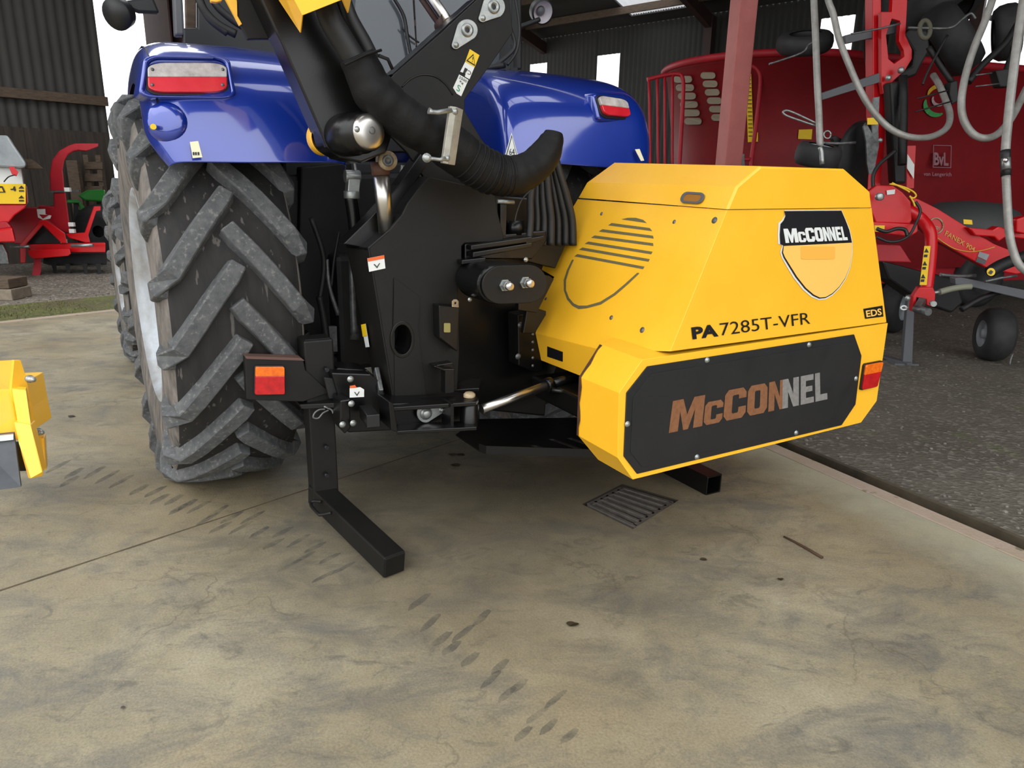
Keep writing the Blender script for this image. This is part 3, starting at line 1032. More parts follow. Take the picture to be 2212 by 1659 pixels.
def tyre(u_c, v_c, R, half, n_lugs, ang0, parent, name='rear_wheel', outer=-1, lug=True, rimr=.5, lugh=.05, arc=.42, sweep=1):
    """R: radius over the lugs. axle along U."""
    ctr = T(u_c, v_c, R - .012)
    t3 = radians(2.6); U_, V_ = globals()['U'], globals()['V']
    U = U_ * cos(t3) + V_ * sin(t3); V = V_ * cos(t3) - U_ * sin(t3)
    Rb = R - lugh

    def sp(x, r, th):
        # th measured from straight back (-V), positive upward
        return ctr + U * x + (-V * cos(th) + W * sin(th)) * r
    prof = [(-.92, rimr), (-.98, rimr + .05), (-1.02, rimr + .14), (-1.03, rimr + .22), (-1.01, Rb - .10), (-.97, Rb - .045), (-.92, Rb - .022),
            (-.6, Rb - .008), (0, Rb), (.6, Rb - .008), (.92, Rb - .022), (.97, Rb - .045), (1.01, Rb - .10), (1.03, rimr + .22), (1.02, rimr + .14), (.98, rimr + .05), (.92, rimr)]
    mb = MB()
    seg = 72
    rows = []
    for x, r in prof: rows.append([sp(x * half, r, 2 * pi * k / seg) for k in range(seg + 1)])
    mb.grid(rows)
    # carcass dust: sidewalls dusty, tread dark
    ty = mb.build(name, [M['tyre'], M['tyre_side']], parent)
    me = ty.data
    for p in me.polygons:
        xx = sum(((me.vertices[i].co + Vc(parent.location)) - ctr).dot(U) for i in p.vertices) / len(p.vertices)
        if abs(xx) > half * .93: p.material_index = 1
    # rim
    mb = MB()
    ax = U * outer
    o = half * .90
    mb.lathe(ctr, ax, [(o + .012, rimr + .025), (o + .018, rimr + .005), (o - .03, rimr - .02), (o - .09, rimr - .035), (o - .1, rimr - .12), (o - .16, rimr - .2), (o - .17, .16), (o - .08, .15), (o - .07, 0)], 48)
    rm = mb.build('rim', M['rim'], ty)
    if not lug: return ty
    mb = MB()
    pitch = 2 * pi / n_lugs
    for side in (-1, 1):
        for k in range(n_lugs):
            th0 = ang0 + k * pitch + (pitch / 2 if side > 0 else 0)
            secs = []
            # path: s = 0 centre .. 1 shoulder, then down the sidewall
            path = [(-.04, 0.0, Rb + .002), (.08, .12, Rb), (.25, .26, Rb - .003), (.45, .44, Rb - .006), (.65, .63, Rb - .01), (.85, .82, Rb - .018),
                    (1.0, .95, Rb - .04), (1.02, .98, Rb - .10), (1.03, .985, Rb - .17)]
            hts = [lugh] * 6 + [lugh * .75, .03, .006]
            for i, (x, q, r) in enumerate(path):
                th = th0 - arc / R * q
                x0_, q0_, r0_ = path[max(i - 1, 0)]; x1_, q1_, r1_ = path[min(i + 1, len(path) - 1)]
                a_ = sp(x * half * side, r, th)
                d = (sp(x1_ * half * side, r1_, th0 - arc / R * q1_) - sp(x0_ * half * side, r0_, th0 - arc / R * q0_)).normalized()
                # outward surface normal
                rad = (-V * cos(th) + W * sin(th))
                k_out = min(max((x - .9) / .15, 0), 1)
                nrm = (rad * (1 - k_out) + U * side * k_out).normalized()
                s_ = d.cross(nrm).normalized()
                wb_, wt_ = .046, .031
                if i == 0: wb_, wt_ = .04, .027
                if i >= 7: wb_, wt_ = .04, .028
                h = hts[i]
                inn = a_ - nrm * .02
                secs.append([inn - s_ * wb_, a_ + nrm * h * .93 - s_ * (wt_ + .004), a_ + nrm * h - s_ * (wt_ - .002), a_ + nrm * h + s_ * (wt_ - .002), a_ + nrm * h * .93 + s_ * (wt_ + .004), inn + s_ * wb_])
            vs = [[mb.bm.verts.new(p) for p in s] for s in secs]
            for a, b in zip(vs, vs[1:]):
                for j in range(5): mb.bm.faces.new((a[j], a[j + 1], b[j + 1], b[j]))
            mb.bm.faces.new(vs[0]); mb.bm.faces.new(vs[-1][::-1])
    lab(mb.build('tread_lugs', M['lug'], ty, bevel=.007), 'dusty grey chevron tread lugs')
    return ty


RT = .95
tyre(.395, 3.93, RT, .278, 19, radians(15), tr)
tyre(2.29, 3.93, RT, .31, 19, radians(3), tr, outer=1)
tyre(.29, 6.75, .72, .25, 17, 0, tr, name='front_wheel', rimr=.36, lugh=.04, arc=.3)
tyre(2.37, 6.75, .72, .25, 17, 0, tr, name='front_wheel', rimr=.36, lugh=.04, outer=1, arc=.3)

# mudguards: swept band with a rounded outer edge
prof = [(5.15, 1.50), (5.0, 1.74), (4.75, 1.93), (4.45, 2.04), (4.15, 2.085), (3.85, 2.085), (3.6, 2.065), (3.4, 2.025), (3.25, 1.965), (3.15, 1.88), (3.105, 1.79), (3.08, 1.69), (3.065, 1.60), (3.06, 1.565)]


def fender(outer_u, inner_u, lift, name_side):
    s = 1 if inner_u > outer_u else -1
    wdt = abs(inner_u - outer_u)
    # centreline the band curls round
    cv, cw = 4.15, 1.15
    across = [(-.005, -.20), (0.0, -.14), (.012, -.085), (.035, -.045), (.07, -.018), (.12, -.004), (.18, 0), (.35, .004), (wdt * .5, .006), (wdt * .7, .004), (wdt * .85, -.004), (wdt * .95, -.02), (wdt, -.05), (wdt + .01, -.12)] + ([(wdt + .012, -.3), (wdt + .012, -.5)] if name_side == 'r' else [])
    rows = []
    n = len(prof)
    P = []
    for k in range(n - 1):
        for j in range(3):
            t = j / 3
            p0, p1, p2, p3 = prof[max(k - 1, 0)], prof[k], prof[k + 1], prof[min(k + 2, n - 1)]
            P.append(tuple(.5 * (2 * p1[i] + (p2[i] - p0[i]) * t + (2 * p0[i] - 5 * p1[i] + 4 * p2[i] - p3[i]) * t * t + (3 * p1[i] - p0[i] - 3 * p2[i] + p3[i]) * t ** 3) for i in (0, 1)))
    P.append(prof[-1])
    for v, w in P:
        d = Vc((v - cv, w - cw)); d.normalize()
        row = []
        for a, h in across:
            # lower rear corner of the outer edge is rounded inward
            low = max(0, min(1, (1.80 - w) / .25)) if v < 3.6 else 0
            uu = outer_u + s * (a + (low ** 2) * .075 * max(0, 1 - a / (wdt * .35)))
            rise = max(0, (a - .25) / wdt) ** 2 * .06 * low
            hh = h * (1 - .72 * low) if a < .1 else h
            row.append(T(uu, v + d.x * hh, w + d.y * hh + lift + rise))
        rows.append(row)
    o = MB().grid(rows).build('mudguard', M['blue'], tr)
    m_ = o.modifiers.new('thick', 'SOLIDIFY'); m_.thickness = .008; m_.offset = -1
    m2 = o.modifiers.new('sub', 'SUBSURF'); m2.levels = 1; m2.render_levels = 2
    return o


fl = fender(.175, .93, .0, 'l')
fr = fender(2.62, 1.70, .03, 'r')
# dark wheel arch liners
for fo, ua, ub, lf in ((fl, .22, .9, 0), (fr, 1.8, 2.5, .03)):
    rows = []
    for v, w in prof[:-2]:
        d = Vc((v - 4.15, w - 1.15)).normalized()
        rows.append([T(u, v - d.x * .03, w - d.y * .03 + lf) for u in (ua, (ua + ub) / 2, ub)])
    MB().grid(rows).build('arch_liner', M['dark'], fo)

# left lamp housing
pf = P3(T(.2, 3.11, 1.72), T(.8, 3.11, 1.72), T(.2, 3.20, 1.93))
pf = Pl(T(.3, 3.095, 1.80), (-V * .96 + W * .28))
hs = quadmap([(300, 209), (510, 212), (494, 122), (314, 119)], [(x / 100, 1 - y / 100) for x, y in rr(0, 0, 100, 100, 16)])
ring = pts(pf, hs)
cen = sum(ring, Vc()) / len(ring)
back = [cen + (p - cen) * 1.10 + V * .13 + W * .0 for p in ring]
mid = [cen + (p - cen) * 1.03 + V * .012 for p in ring]
inn = [cen + (p - cen) * Vc((1, 1, 1)).x * .93 - pf.n * .0 for p in ring]
mb = MB()
rows = [back, mid, ring, inn, [cen + (p - cen) * .9 - pf.n * .022 for p in ring]]
rows = [r + [r[0]] for r in rows]
mb.grid(rows)
mb.face([cen + (p - cen) * .9 - pf.n * .022 for p in ring])
mb.build('lamp_housing', M['blue'], fl)
lp = Pl(cen - pf.n * .014, pf.n)
shape = rr(0, 0, 100, 100, 22)


def lampq(q, y0, y1, sh=shape):
    """part of the rounded rectangle between heights y0..y1 (0 bottom)"""
    l = [(x / 100, 1 - y / 100) for x, y in sh]
    out = []
    n = len(l)
    for i in range(n):
        a, b = l[i], l[(i + 1) % n]
        ia, ib = y0 <= a[1] <= y1, y0 <= b[1] <= y1
        if ia: out.append(a)
        if ia != ib:
            for yb in (y0, y1):
                if (a[1] - yb) * (b[1] - yb) < 0:
                    t = (yb - a[1]) / (b[1] - a[1]); out.append((a[0] + (b[0] - a[0]) * t, yb))
    return quadmap(q, out)


LQ = [(320, 202), (490, 202), (489, 139), (318, 139)]
tl = slab('tail_light', lp, quadmap([(316, 206), (494, 206), (493, 135), (314, 135)], [(x / 100, 1 - y / 100) for x, y in shape]), .02, M['ink'], fl, bevel=.002)
lab(tl, 'white over red oblong tail lamp')
# clear upper half and red lower half of the lens, as two raised pieces of one lens mesh
mb = MB()
mb.ext([p + lp.n * .016 for p in pts(lp, lampq(LQ, 0.0, .515))], -lp.n * .02)
k0 = len(mb.bm.faces)
mb.ext([p + lp.n * .016 for p in pts(lp, lampq(LQ, .515, 1.0))], -lp.n * .02)
for i, f in enumerate(mb.bm.faces): f.material_index = 0 if i < k0 else 1
mb.build('lens', [M['lens_red2'], M['clear_lens']], fl, bevel=.004)
bolts('lens_screw', [(lp.hit(x, y) + lp.n * .016, lp.n, .005) for x, y in ((329, 154), (480, 154), (329, 187), (480, 187))], M['steel'], fl)
# indicator bulge on the lower left corner
pb = PV(3.07)
mb = MB()
bc = pb.hit(340, 262)
mb.lathe(bc + V * .045 + U * .035, (-V * .9 - U * .35 + W * .1), [(0, .075), (.016, .07), (.026, .055), (.031, .03), (.031, 0)], 28)
mb.build('indicator_bulge', M['blue'], fl)
mb = MB(); q = pb.hit(331, 274); mb.cyl(q - V * .012, q + V * .02, .010)
mb.build('marker_plug', M['yellow_film'], fl)
# fender stickers
sp_ = Pl(T(.4, 3.035, 1.6), -V + W * .25)
s1 = decal('sticker', sp_, [(410, 307), (428, 305), (437, 340), (416, 342)], M['cream_sticker'], fl)
for x in (416.5, 421.5, 427): decal('sticker_mark', sp_, [(x, 336), (x + 3.6, 335.5), (x + 3, 329), (x - .6, 329.5)], M['ink'], fl, off=.004)

# right lamp and trim
pr_ = Pl(T(2.27, 3.10, 1.86), (-V * .93 + U * .18 + W * .30))
hq = [(1296, 258), (1362, 262), (1352, 208), (1284, 203)]
ring = pts(pr_, quadmap(hq, [(x / 100, 1 - y / 100) for x, y in rr(0, 0, 100, 100, 14)]))
cen = sum(ring, Vc()) / len(ring)
rows = [[cen + (p - cen) * 1.25 + V * .17 for p in ring], [cen + (p - cen) * 1.12 + V * .01 for p in ring], [cen + (p - cen) * 1.0 + pr_.n * 0 for p in ring]]
rows = [r + [r[0]] for r in rows]
mb = MB(); mb.grid(rows); mb.face(ring)
mb.build('lamp_housing', M['blue'], fr)
pr2 = Pl(cen + pr_.n * .003, pr_.n)
RQ = [(1302, 250), (1359, 255), (1350, 218), (1287, 208)]
slab('tail_light', pr2, quadmap([(1298, 255), (1361, 260), (1353, 214), (1284, 204)], [(x / 100, 1 - y / 100) for x, y in shape]), .02, M['ink'], fr, bevel=.002, off=.004)
mb = MB()
mb.ext([p + pr2.n * .018 for p in pts(pr2, lampq(RQ, 0, .5))], -pr2.n * .02); k0 = len(mb.bm.faces)
mb.ext([p + pr2.n * .018 for p in pts(pr2, lampq(RQ, .5, 1))], -pr2.n * .02)
for i, f in enumerate(mb.bm.faces): f.material_index = 0 if i < k0 else 1
mb.build('lens', [M['lens_red2'], M['clear_lens']], fr, bevel=.004)
sp2 = Pl(T(2.4, 3.04, 1.65), -V + W * .2)
decal('sticker', sp2, [(1371, 323), (1381, 322), (1391, 347), (1384, 348)], M['cream_sticker'], fr)
# speed limit triangle sign on the right mudguard
tp = Pl(T(1.72, 3.02, 1.7), -V + W * .15)
tri = thing('speed_marker', 'white triangular speed sticker marked 64 on the right mudguard', 'sticker', tp.hit(1102, 320))
tri.parent = None
bpy.data.objects.remove(tri)
so = decal('speed_triangle', tp, [(1086, 348), (1104, 287), (1121, 348)], M['white'], fr, off=.004)
decal('speed_triangle_rim', tp, [(1089, 346), (1104, 292), (1118, 346)], M['ink'], fr, off=.0055)
decal('speed_triangle_field', tp, [(1091, 345), (1104, 297), (1116, 345)], M['white'], fr, off=.007)
text('speed_number', '64', tp, [(1098, 336), (1110, 336), (1109, 322), (1098, 322)], M['ink'], fr, off=.0095)

# ------------------------------------------------------------------ cab
cab = MB()
cab.tbox(.86, 1.84, 4.05, 5.5, .95, 1.62)
cab = cab.build('cab_floor', M['interior'], tr, bevel=.02)
MB().tbox(.98, 1.72, 3.55, 6.4, .55, 1.15).build('transmission_housing', M['dark'], tr, bevel=.03)
MB().tbox(1.0, 1.7, 5.6, 8.0, 1.0, 1.75).build('bonnet', M['blue'], tr, bevel=.06)
MB().tbox(.62, 2.0, 4.12, 5.6, 2.98, 3.12).build('cab_roof', M['blue'], tr, bevel=.05)
pc_ = PV(4.05)
# rear frame pillars
for k, (l, th) in enumerate([([(372, -60), (392, -60), (399, 76), (378, 76)], .08), ([(1098, -60), (1127, -60), (1128, 150), (1106, 150)], .10)]):
    slab('cab_pillar', pc_, l, th, M['grey_trim'] if k == 0 else M['interior'], tr, bevel=.01)
slab('rear_sill', pc_, [(395, 60), (426, 60), (426, -60), (660, -60), (668, 100), (1120, 95), (1125, 330), (700, 330), (395, 300)], .05, M['interior'], tr, bevel=.01)
# rear window frame and pane
slab('rear_window_frame', PV(4.03), [(660, -60), (1108, -60), (1104, 150), (985, 190), (700, 170)], .03, M['interior'], tr,
     holes=[[(690, -50), (1080, -50), (1076, 135), (970, 165), (725, 150)]])
wp = slab('rear_window', PV(4.0), [(688, -52), (888, -52), (902, 166), (722, 156)], .006, M['glass'], tr, bevel=0)
slab('rear_window', PV(4.02), [(893, -52), (1082, -52), (1078, 136), (972, 166), (905, 166)], .006, M['glass'], tr, bevel=0)
MB().tbox(.95, 1.75, 5.3, 5.36, 1.5, 2.95).build('cab_front_bulkhead', M['grey_trim'], tr)
# seat inside
mb = MB(); mb.tbox(1.15, 1.6, 4.6, 5.05, 1.62, 1.75); mb.tbox(1.15, 1.6, 4.5, 4.62, 1.72, 2.35)
mb.build('driver_seat', M['interior'], tr, bevel=.03)
# left side frame and steps seen past the mudguard
slab('cab_side_post', PV(4.4), [(400, -60), (424, -60), (424, 60), (402, 75)], .06, M['wood'], tr, bevel=.006)
cable('wiper', [(850, -5, 3.5), (872, 35, 4), (880, 80, 4), (888, 122, 3.5)], PV(3.97), M['ink'], tr)
cable('wire', [(868, 60, 2), (885, 78, 2), (905, 92, 2)], PV(3.97), M['ink'], tr)
# mirror / lamp on the left
pm = PV(4.3)
mb = MB(); c_ = pm.hit(262, 26)
mb.lathe(c_ + V * .03, -V * .6 + U * -.5 - W * .3, [(-.045, 0), (-.045, .03), (-.02, .065), (.03, .073), (.04, .073), (.042, 0)], 24)
hl = mb.build('work_lamp', M['interior'], tr)
slab('lamp_arm', PV(4.33), [(262, 2), (330, -8), (345, 28), (300, 26), (268, 14)], .05, M['interior'], tr, bevel=.01)
# right work light
pm = PV(4.1)
c_ = pm.hit(1172, 26); ax = (C0 - c_).normalized() * .8 + U * .35 - W * .1
r_ = 25 * depth_of(c_) / FPX
mb = MB(); mb.lathe(c_, ax, [(-.09, 0), (-.09, r_ * .5), (-.05, r_ * .95), (-.0, r_), (.01, r_), (.01, r_ * .88)], 28)
wl_ = mb.build('work_light', M['interior'], tr)
mb = MB(); x_ = Vc(ax).normalized()
mb.lathe(c_, ax, [(-.06, 0), (-.055, r_ * .35), (-.03, r_ * .7), (.004, r_ * .9)], 28)
lab(mb.build('reflector', mat('lamp_reflector', rgb(206, 200, 206), .3, .3), wl_), 'pale round reflector')
mb = MB(); mb.lathe(c_ - x_ * .03, ax, [(0, 0), (.0, r_ * .42), (.012, r_ * .3), (.014, 0)], 20)
mb.build('bulb_cover', M['grey_trim'], wl_)
cable('light_bracket', [(1165, 42, 5), (1140, 52, 5), (1118, 60, 6)], PV(4.12), M['interior'], tr)
cable('cab_cable', [(1112, -10, 3), (1122, 60, 3), (1116, 110, 3), (1096, 140, 3)], PV(3.9), M['rubber'], tr)
cable('cab_cable', [(1102, 60, 4), (1112, 100, 4), (1088, 128, 4), (1055, 150, 4)], PV(3.7), M['rubber'], tr)
cable('arch_seal', [(1090, 141, 6), (1040, 150, 6), (1020, 172, 6), (1012, 215, 6), (1014, 260, 5)], PV(3.6), M['rubber'], tr)
# hoses hanging left of the cab rear
for k, l in enumerate([[(425, -20, 9), (440, 20, 9), (470, 52, 9), (510, 74, 9)], [(450, -20, 8), (470, 15, 8), (505, 45, 8), (530, 60, 8)], [(430, 0, 8), (452, 40, 8), (492, 72, 8)]]):
    cable('hydraulic_hose', l, PV(3.75), M['rubber'], tr)
# rear linkage in the dark gap
pl_ = PV(3.45)
slab('linkage_plate', PV(3.7), [(650, 360), (760, 350), (770, 760), (640, 760)], .1, M['dark'], tr, bevel=.01)
slab('rear_axle', PV(3.75), [(560, 380), (1230, 360), (1230, 700), (560, 740)], .5, M['dark'], tr, bevel=.03)
for l, m_ in (([(706, 560, 4), (712, 620, 4), (731, 680, 5)], 'steel'), ([(733, 500, 3), (722, 560, 3), (716, 620, 3)], 'dark'), ([(690, 640, 8), (700, 690, 8), (706, 740, 8)], 'dark'),
              ([(760, 560, 7), (762, 640, 7), (765, 720, 8)], 'steel'), ([(672, 470, 6), (700, 560, 6), (690, 650, 6)], 'dark')):
    cable('lift_rod', l, PV(3.4), M[m_], tr)
mb = MB(); mb.cyl(D(765, 700, 3.7), D(765, 735, 3.7), .03); mb.cyl(D(690, 590, 3.8), D(695, 640, 3.8), .035)
mb.build('link_end', M['steel'], tr)
slab('drawbar_bracket', PV(3.5), [(704, 705), (728, 705), (730, 760), (706, 760)], .03, M['steel'], tr)
slab('lower_link', PV(3.6), [(640, 735), (668, 715), (690, 745), (800, 820), (790, 850), (640, 790)], .06, M['dark'], tr, bevel=.01)
# top link next to the ram
plk = PV(3.25)
cable('lift_link', [(757, 425, 14), (764, 470, 14), (771, 535, 14)], plk, M['black'], tr)
mb = MB(); a_, b_ = plk.hit(763, 385), plk.hit(760, 422)
mb.beam(a_, b_, .055, .05, V); k_ = plk.hit(761, 381); mb.cyl(k_ - U * .035, k_ + U * .035, .028); mb.cyl(b_ - W * .015, b_ + W * .02, .036)
mb.build('lift_link_clevis', M['zinc'], tr, bevel=.004)
cable('clevis_pin_blade', [(764, 345, 3), (768, 365, 4), (768, 385, 3)], plk, M['zinc'], tr)
cable('quick_coupler', [(872, 358, 7), (868, 385, 7), (864, 400, 5)], PV(3.2), M['zinc'], tr)
# ------------------------------------------------------------------ rear mounted reach mower
rm = thing('reach_mower', 'yellow and black hedge cutter with mast and arm mounted behind the blue tractor', 'hedge cutter', T(1.7, 2.9, 0))
H0 = 2.0
pv = PV(H0)
BP = dict(TL=(1388, 777), TR=(1918, 698), R1=(1894, 866), R2=(1860, 913), BL=(1367, 1036), L2=(1334, 989), L1=(1337, 849))
loop = [(1388, 777), (1918, 698), (1894, 866), (1860, 913), (1367, 1036), (1334, 989), (1337, 849)]
DEP = .28
# rear skirt: face with a window for the mesh panel, side walls running forward
front = pts(pv, loop)
panel = [(1397, 791), (1843, 722), (1859, 768), (1846, 873), (1816, 918), (1375, 1023), (1346, 985), (1352, 848)]
mb = MB()
hole = pts(pv, [(x + (1600 - x) * .01, y + (870 - y) * .01) for x, y in panel])
es = []
for lp_ in (front, hole):
    vs = [mb.bm.verts.new(p) for p in lp_]
    for i in range(len(vs)): es.append(mb.bm.edges.new((vs[i], vs[(i + 1) % len(vs)])))
bmesh.ops.triangle_fill(mb.bm, use_beauty=True, use_dissolve=False, edges=es)
dirs = [V * DEP, V * .9, V * .9, V * .9, V * .24, V * DEP, V * DEP]
back = []
backpx = {0: (1298, 741), 4: (1292, 993), 5: (1248, 938), 6: (1253, 815)}
for i, p in enumerate(front):
    if i in backpx:
        x, y = backpx[i]
        u = p.dot(U); q = PU(u - .0).hit(x, y)
        q = Vc(q); back.append(T(u, q.dot(V), p.z * .5 + q.z * .5))
    else: back.append(p + V * .9)
n = len(front)
for i in range(n):
    j = (i + 1) % n
    if i == 0: continue
    mb.face((front[i], front[j], back[j], back[i]))
# top ledge
ltop = [front[0], front[1], back[1], T(3.0, 2.9, front[1].z), T(back[0].dot(U) + .12, 2.35, front[0].z + .005), back[0]]
mb.face(ltop)
bmesh.ops.remove_doubles(mb.bm, verts=mb.bm.verts, dist=1e-4)
skirt = mb.build('rear_skirt', M['yellow'], rm)
sm_ = skirt.modifiers.new('thick', 'SOLIDIFY'); sm_.thickness = .004
bv = skirt.modifiers.new('bevel', 'BEVEL'); bv.width = .006; bv.segments = 2; bv.limit_method = 'ANGLE'; bv.angle_limit = radians(30)
# chipped left edge of the skirt
er = [(1298, 741), (1285, 765), (1272, 785), (1262, 800), (1253, 815), (1254, 840), (1256, 870), (1258, 900), (1250, 930), (1248, 938)]
P = [D(x, y, depth_of(back[0] if y < 816 else back[6]) - .004) for x, y in er]
mb = MB(); a, b = [], []
ed = [back[0], back[6], back[5]]
for t in range(15):
    f_ = t / 14
    p = (ed[0].lerp(ed[1], f_ * 2) if f_ < .5 else ed[1].lerp(ed[2], f_ * 2 - 1))
    w_ = .006 + .012 * random.random()
    a.append(p - U * .003 + V * .004 - W * 0); b.append(p - V * w_ - U * .004)
mb.grid([a, b], False)
mb.build('chipped_edge', M['yellow_rust'], skirt)
# black mesh panel
pnl = slab('mesh_panel', pv, panel, .006, M['mesh_panel'], rm, bevel=.002, off=.006)
slab('panel_border', pv, [(1405, 806), (1838, 737), (1848, 775), (1835, 868), (1810, 905), (1384, 1008), (1359, 975), (1365, 858)], .003, M['mesh_panel'], pnl, bevel=.001, off=.0085)
pt = Pl(pv.p, pv.n)
LQ2 = [(1441, 934), (1783, 861), (1781, 801), (1450, 865)]
blocktext('logo_lettering', pt, LQ2, MCC, M['rust_film'], pnl, off=.009)
blocktext('logo_lettering', pt, LQ2, NEL, M['grey_film'], pnl, off=.0095)
bolts('panel_screw', [(pt.hit(x, y) + pt.n * .006, pt.n, .0095, .008) for x, y in ((1525, 777), (1745, 744), (1846, 817), (1353, 915), (1717, 934), (1503, 986))], M['zinc'], pnl)
# rear lamp of the skirt
LR = [(1856, 840), (1888, 833), (1901, 780), (1864, 787)]
lh = slab('tail_light', pt, quadmap(LR, [(x / 100, 1 - y / 100) for x, y in rr(-4, -4, 104, 104, 10)]), .012, M['ink'], rm, off=.012, bevel=.002)
lab(lh, 'orange over red square lamp on the yellow skirt')
mb = MB()
mb.ext([p + pt.n * .02 for p in pts(pt, lampq(LR, 0, .6, rr(0, 0, 100, 100, 8)))], -pt.n * .01); k0 = len(mb.bm.faces)
mb.ext([p + pt.n * .02 for p in pts(pt, lampq(LR, .6, 1, rr(0, 0, 100, 100, 8)))], -pt.n * .01)
for i, f in enumerate(mb.bm.faces): f.material_index = 0 if i < k0 else 1
mb.build('lens', [M['red_lens'], M['orange_lens']], lh, bevel=.002)

# hood body
E1, E2 = pv.hit(1448, 759), pv.hit(1571, 453)
pl_left = P3(E1, E2, E1 + V)
F1, F2 = pv.hit(1915, 696), pv.hit(1883, 449)
mb = MB()
rear = [E1, F1, F2, E2]
mb.face(rear)
lf = pts(pl_left, [(1248, 430), (1160, 577), (1197, 598), (1159, 667), (1179, 677), (1155, 719)])
fold_end = pl_left.hit(1294, 755)
LS = [E1, E2] + lf + [fold_end]
mb.face(LS)
rb_ = [F1, F2, F2 + V * 1.0, F1 + V * 1.0]
mb.face(rb_)
bmesh.ops.remove_doubles(mb.bm, verts=mb.bm.verts, dist=1e-4)
hood = mb.build('hood', M['yellow'], rm)
s_ = hood.modifiers.new('thick', 'SOLIDIFY'); s_.thickness = .004
b_ = hood.modifiers.new('bevel', 'BEVEL'); b_.width = .006; b_.segments = 2; b_.limit_method = 'ANGLE'; b_.angle_limit = radians(25)
# lower band folded under the left face
A1, A2 = pl_left.hit(1155, 719), pl_left.hit(1296, 756)
pband = P3(A1, A2, A1 - W * .13 + U * .035)
mb = MB()
mb.ext([A1, A2] + pts(pband, [(1262, 815), (1155, 773)]), U * .004 + V * .002)
band = mb.build('side_band', M['yellow'], rm, bevel=.001)
slab('slot', pband, [(1183, 748), (1216, 760), (1216, 781), (1183, 770)], .002, M['ink'], band, off=.003, bevel=0)
# grille: half disc of slots above a bowl line on the left face
gz = lambda x, y: (1120 + x / 2.2417, 320 + y / 2.2417)
slots = [[(500, 345), (530, 338), (570, 338), (605, 348), (622, 363)], ]
sl = [((436, 374), (648, 402), 452, 636), ((390, 404), (655, 438), 408, 652), ((353, 434), (654, 474), 370, 652), ((322, 463), (643, 514), 340, 650),
      ((294, 492), (630, 550), 310, 636), ((272, 524), (603, 586), 286, 611)]
gm_ = M['grille']
g0_ = slab('grille', pl_left, [gz(*p) for p in slots[0]], .001, gm_, hood, off=.0016, bevel=0)
for (x0, y0), (x1, y1), xa, xb in sl:
    sl_ = (y1 - y0) / (x1 - x0)
    h = 13
    slab('grille_slot', pl_left, [gz(x0, y0), gz(xa, y0 - h + (xa - x0) * sl_), gz(xb, y1 - h - (x1 - xb) * sl_), gz(x1, y1)], .001, gm_, hood, off=.0016, bevel=0)
out_ = [(260, 541), (236, 590), (220, 640), (221, 690), (236, 733), (262, 764), (292, 780), (330, 776), (400, 757), (470, 712), (530, 660), (587, 606)]
inn_ = [(576, 604), (520, 655), (462, 704), (396, 745), (332, 763), (292, 763), (268, 752), (246, 726), (231, 688), (231, 642), (246, 592), (269, 541)]
mb = MB()
a = [p + pl_left.n * .0016 for p in pts(pl_left, [gz(*p) for p in out_])]
b = [p + pl_left.n * .0016 for p in pts(pl_left, [gz(*p) for p in inn_[::-1]])]
mb.grid([a, b], False); mb.build('grille_bowl', gm_, hood)
hs_ = []
for x, y, r in ((403, 318, .007), (755, 357, .007), (950, 350, .0105), (133, 730, .006), (450, 821, .008), (600, 881, .010)):
    hs_.append((pl_left.hit(*gz(x, y)) + pl_left.n * .001, pl_left.n, r, r * .5))
bolts('hood_screw', hs_, M['steel'], hood)
# lettering and shield on the rear face
text('model_lettering', 'PA', pv, [(1495, 733), (1551, 726), (1548, 699), (1492, 707)], M['ink'], hood, off=.003, bold=.045)
text('model_lettering', '7285T-VFR', pv, [(1556, 725), (1749, 699), (1747, 674), (1553, 698)], M['ink'], hood, off=.003, bold=-.006)
decal('badge_plate', pv, [(1868, 688.5), (1907, 683.5), (1905, 660), (1864, 667)], M['ink'], hood, off=.002)
text('badge_lettering', 'EDS', pv, [(1870, 685), (1903, 680), (1901, 665.5), (1868, 670.5)], M['amber'], hood, off=.0045, bold=.02)
kz = lambda x, y: (1650 + x / 3.936, 400 + y / 3.936)
so_ = [(172, 214), (655, 212), (690, 290), (727, 380), (748, 480), (748, 590), (730, 700), (690, 800), (640, 875), (580, 935), (520, 970), (460, 975), (400, 950), (330, 890), (250, 790), (190, 690), (150, 620), (135, 572), (152, 510), (118, 500), (115, 420), (120, 320), (150, 298), (172, 260)]
decal('shield_rim', pv, [kz(*p) for p in so_], M['white'], hood, off=.002)
s2 = [(165, 220), (650, 216), (683, 292), (718, 382), (739, 482), (739, 590), (721, 697), (682, 795), (632, 868), (574, 926), (516, 958), (462, 963), (408, 938), (340, 880), (262, 782), (202, 685), (160, 615), (146, 572), (158, 512), (132, 500), (128, 420), (134, 330), (160, 300), (176, 262)]
decal('shield_line', pv, [kz(*p) for p in s2], M['ink'], hood, off=.0045)
s3 = [(158, 516), (734, 488), (734, 590), (716, 693), (677, 789), (627, 861), (569, 917), (514, 948), (464, 953), (412, 928), (346, 872), (270, 776), (210, 680), (168, 612), (152, 572)]
decal('shield_field', pv, [kz(*p) for p in s3], M['amber'], hood, off=.0068)
decal('shield_patch', pv, [kz(*p) for p in rr(300, 520, 588, 628, 14)], M['amber2'], hood, off=.0088)
blocktext('shield_lettering', pv, [kz(172, 490), kz(700, 466), kz(675, 350), kz(152, 370)], MCC + NEL, M['white'], hood, off=.0075)

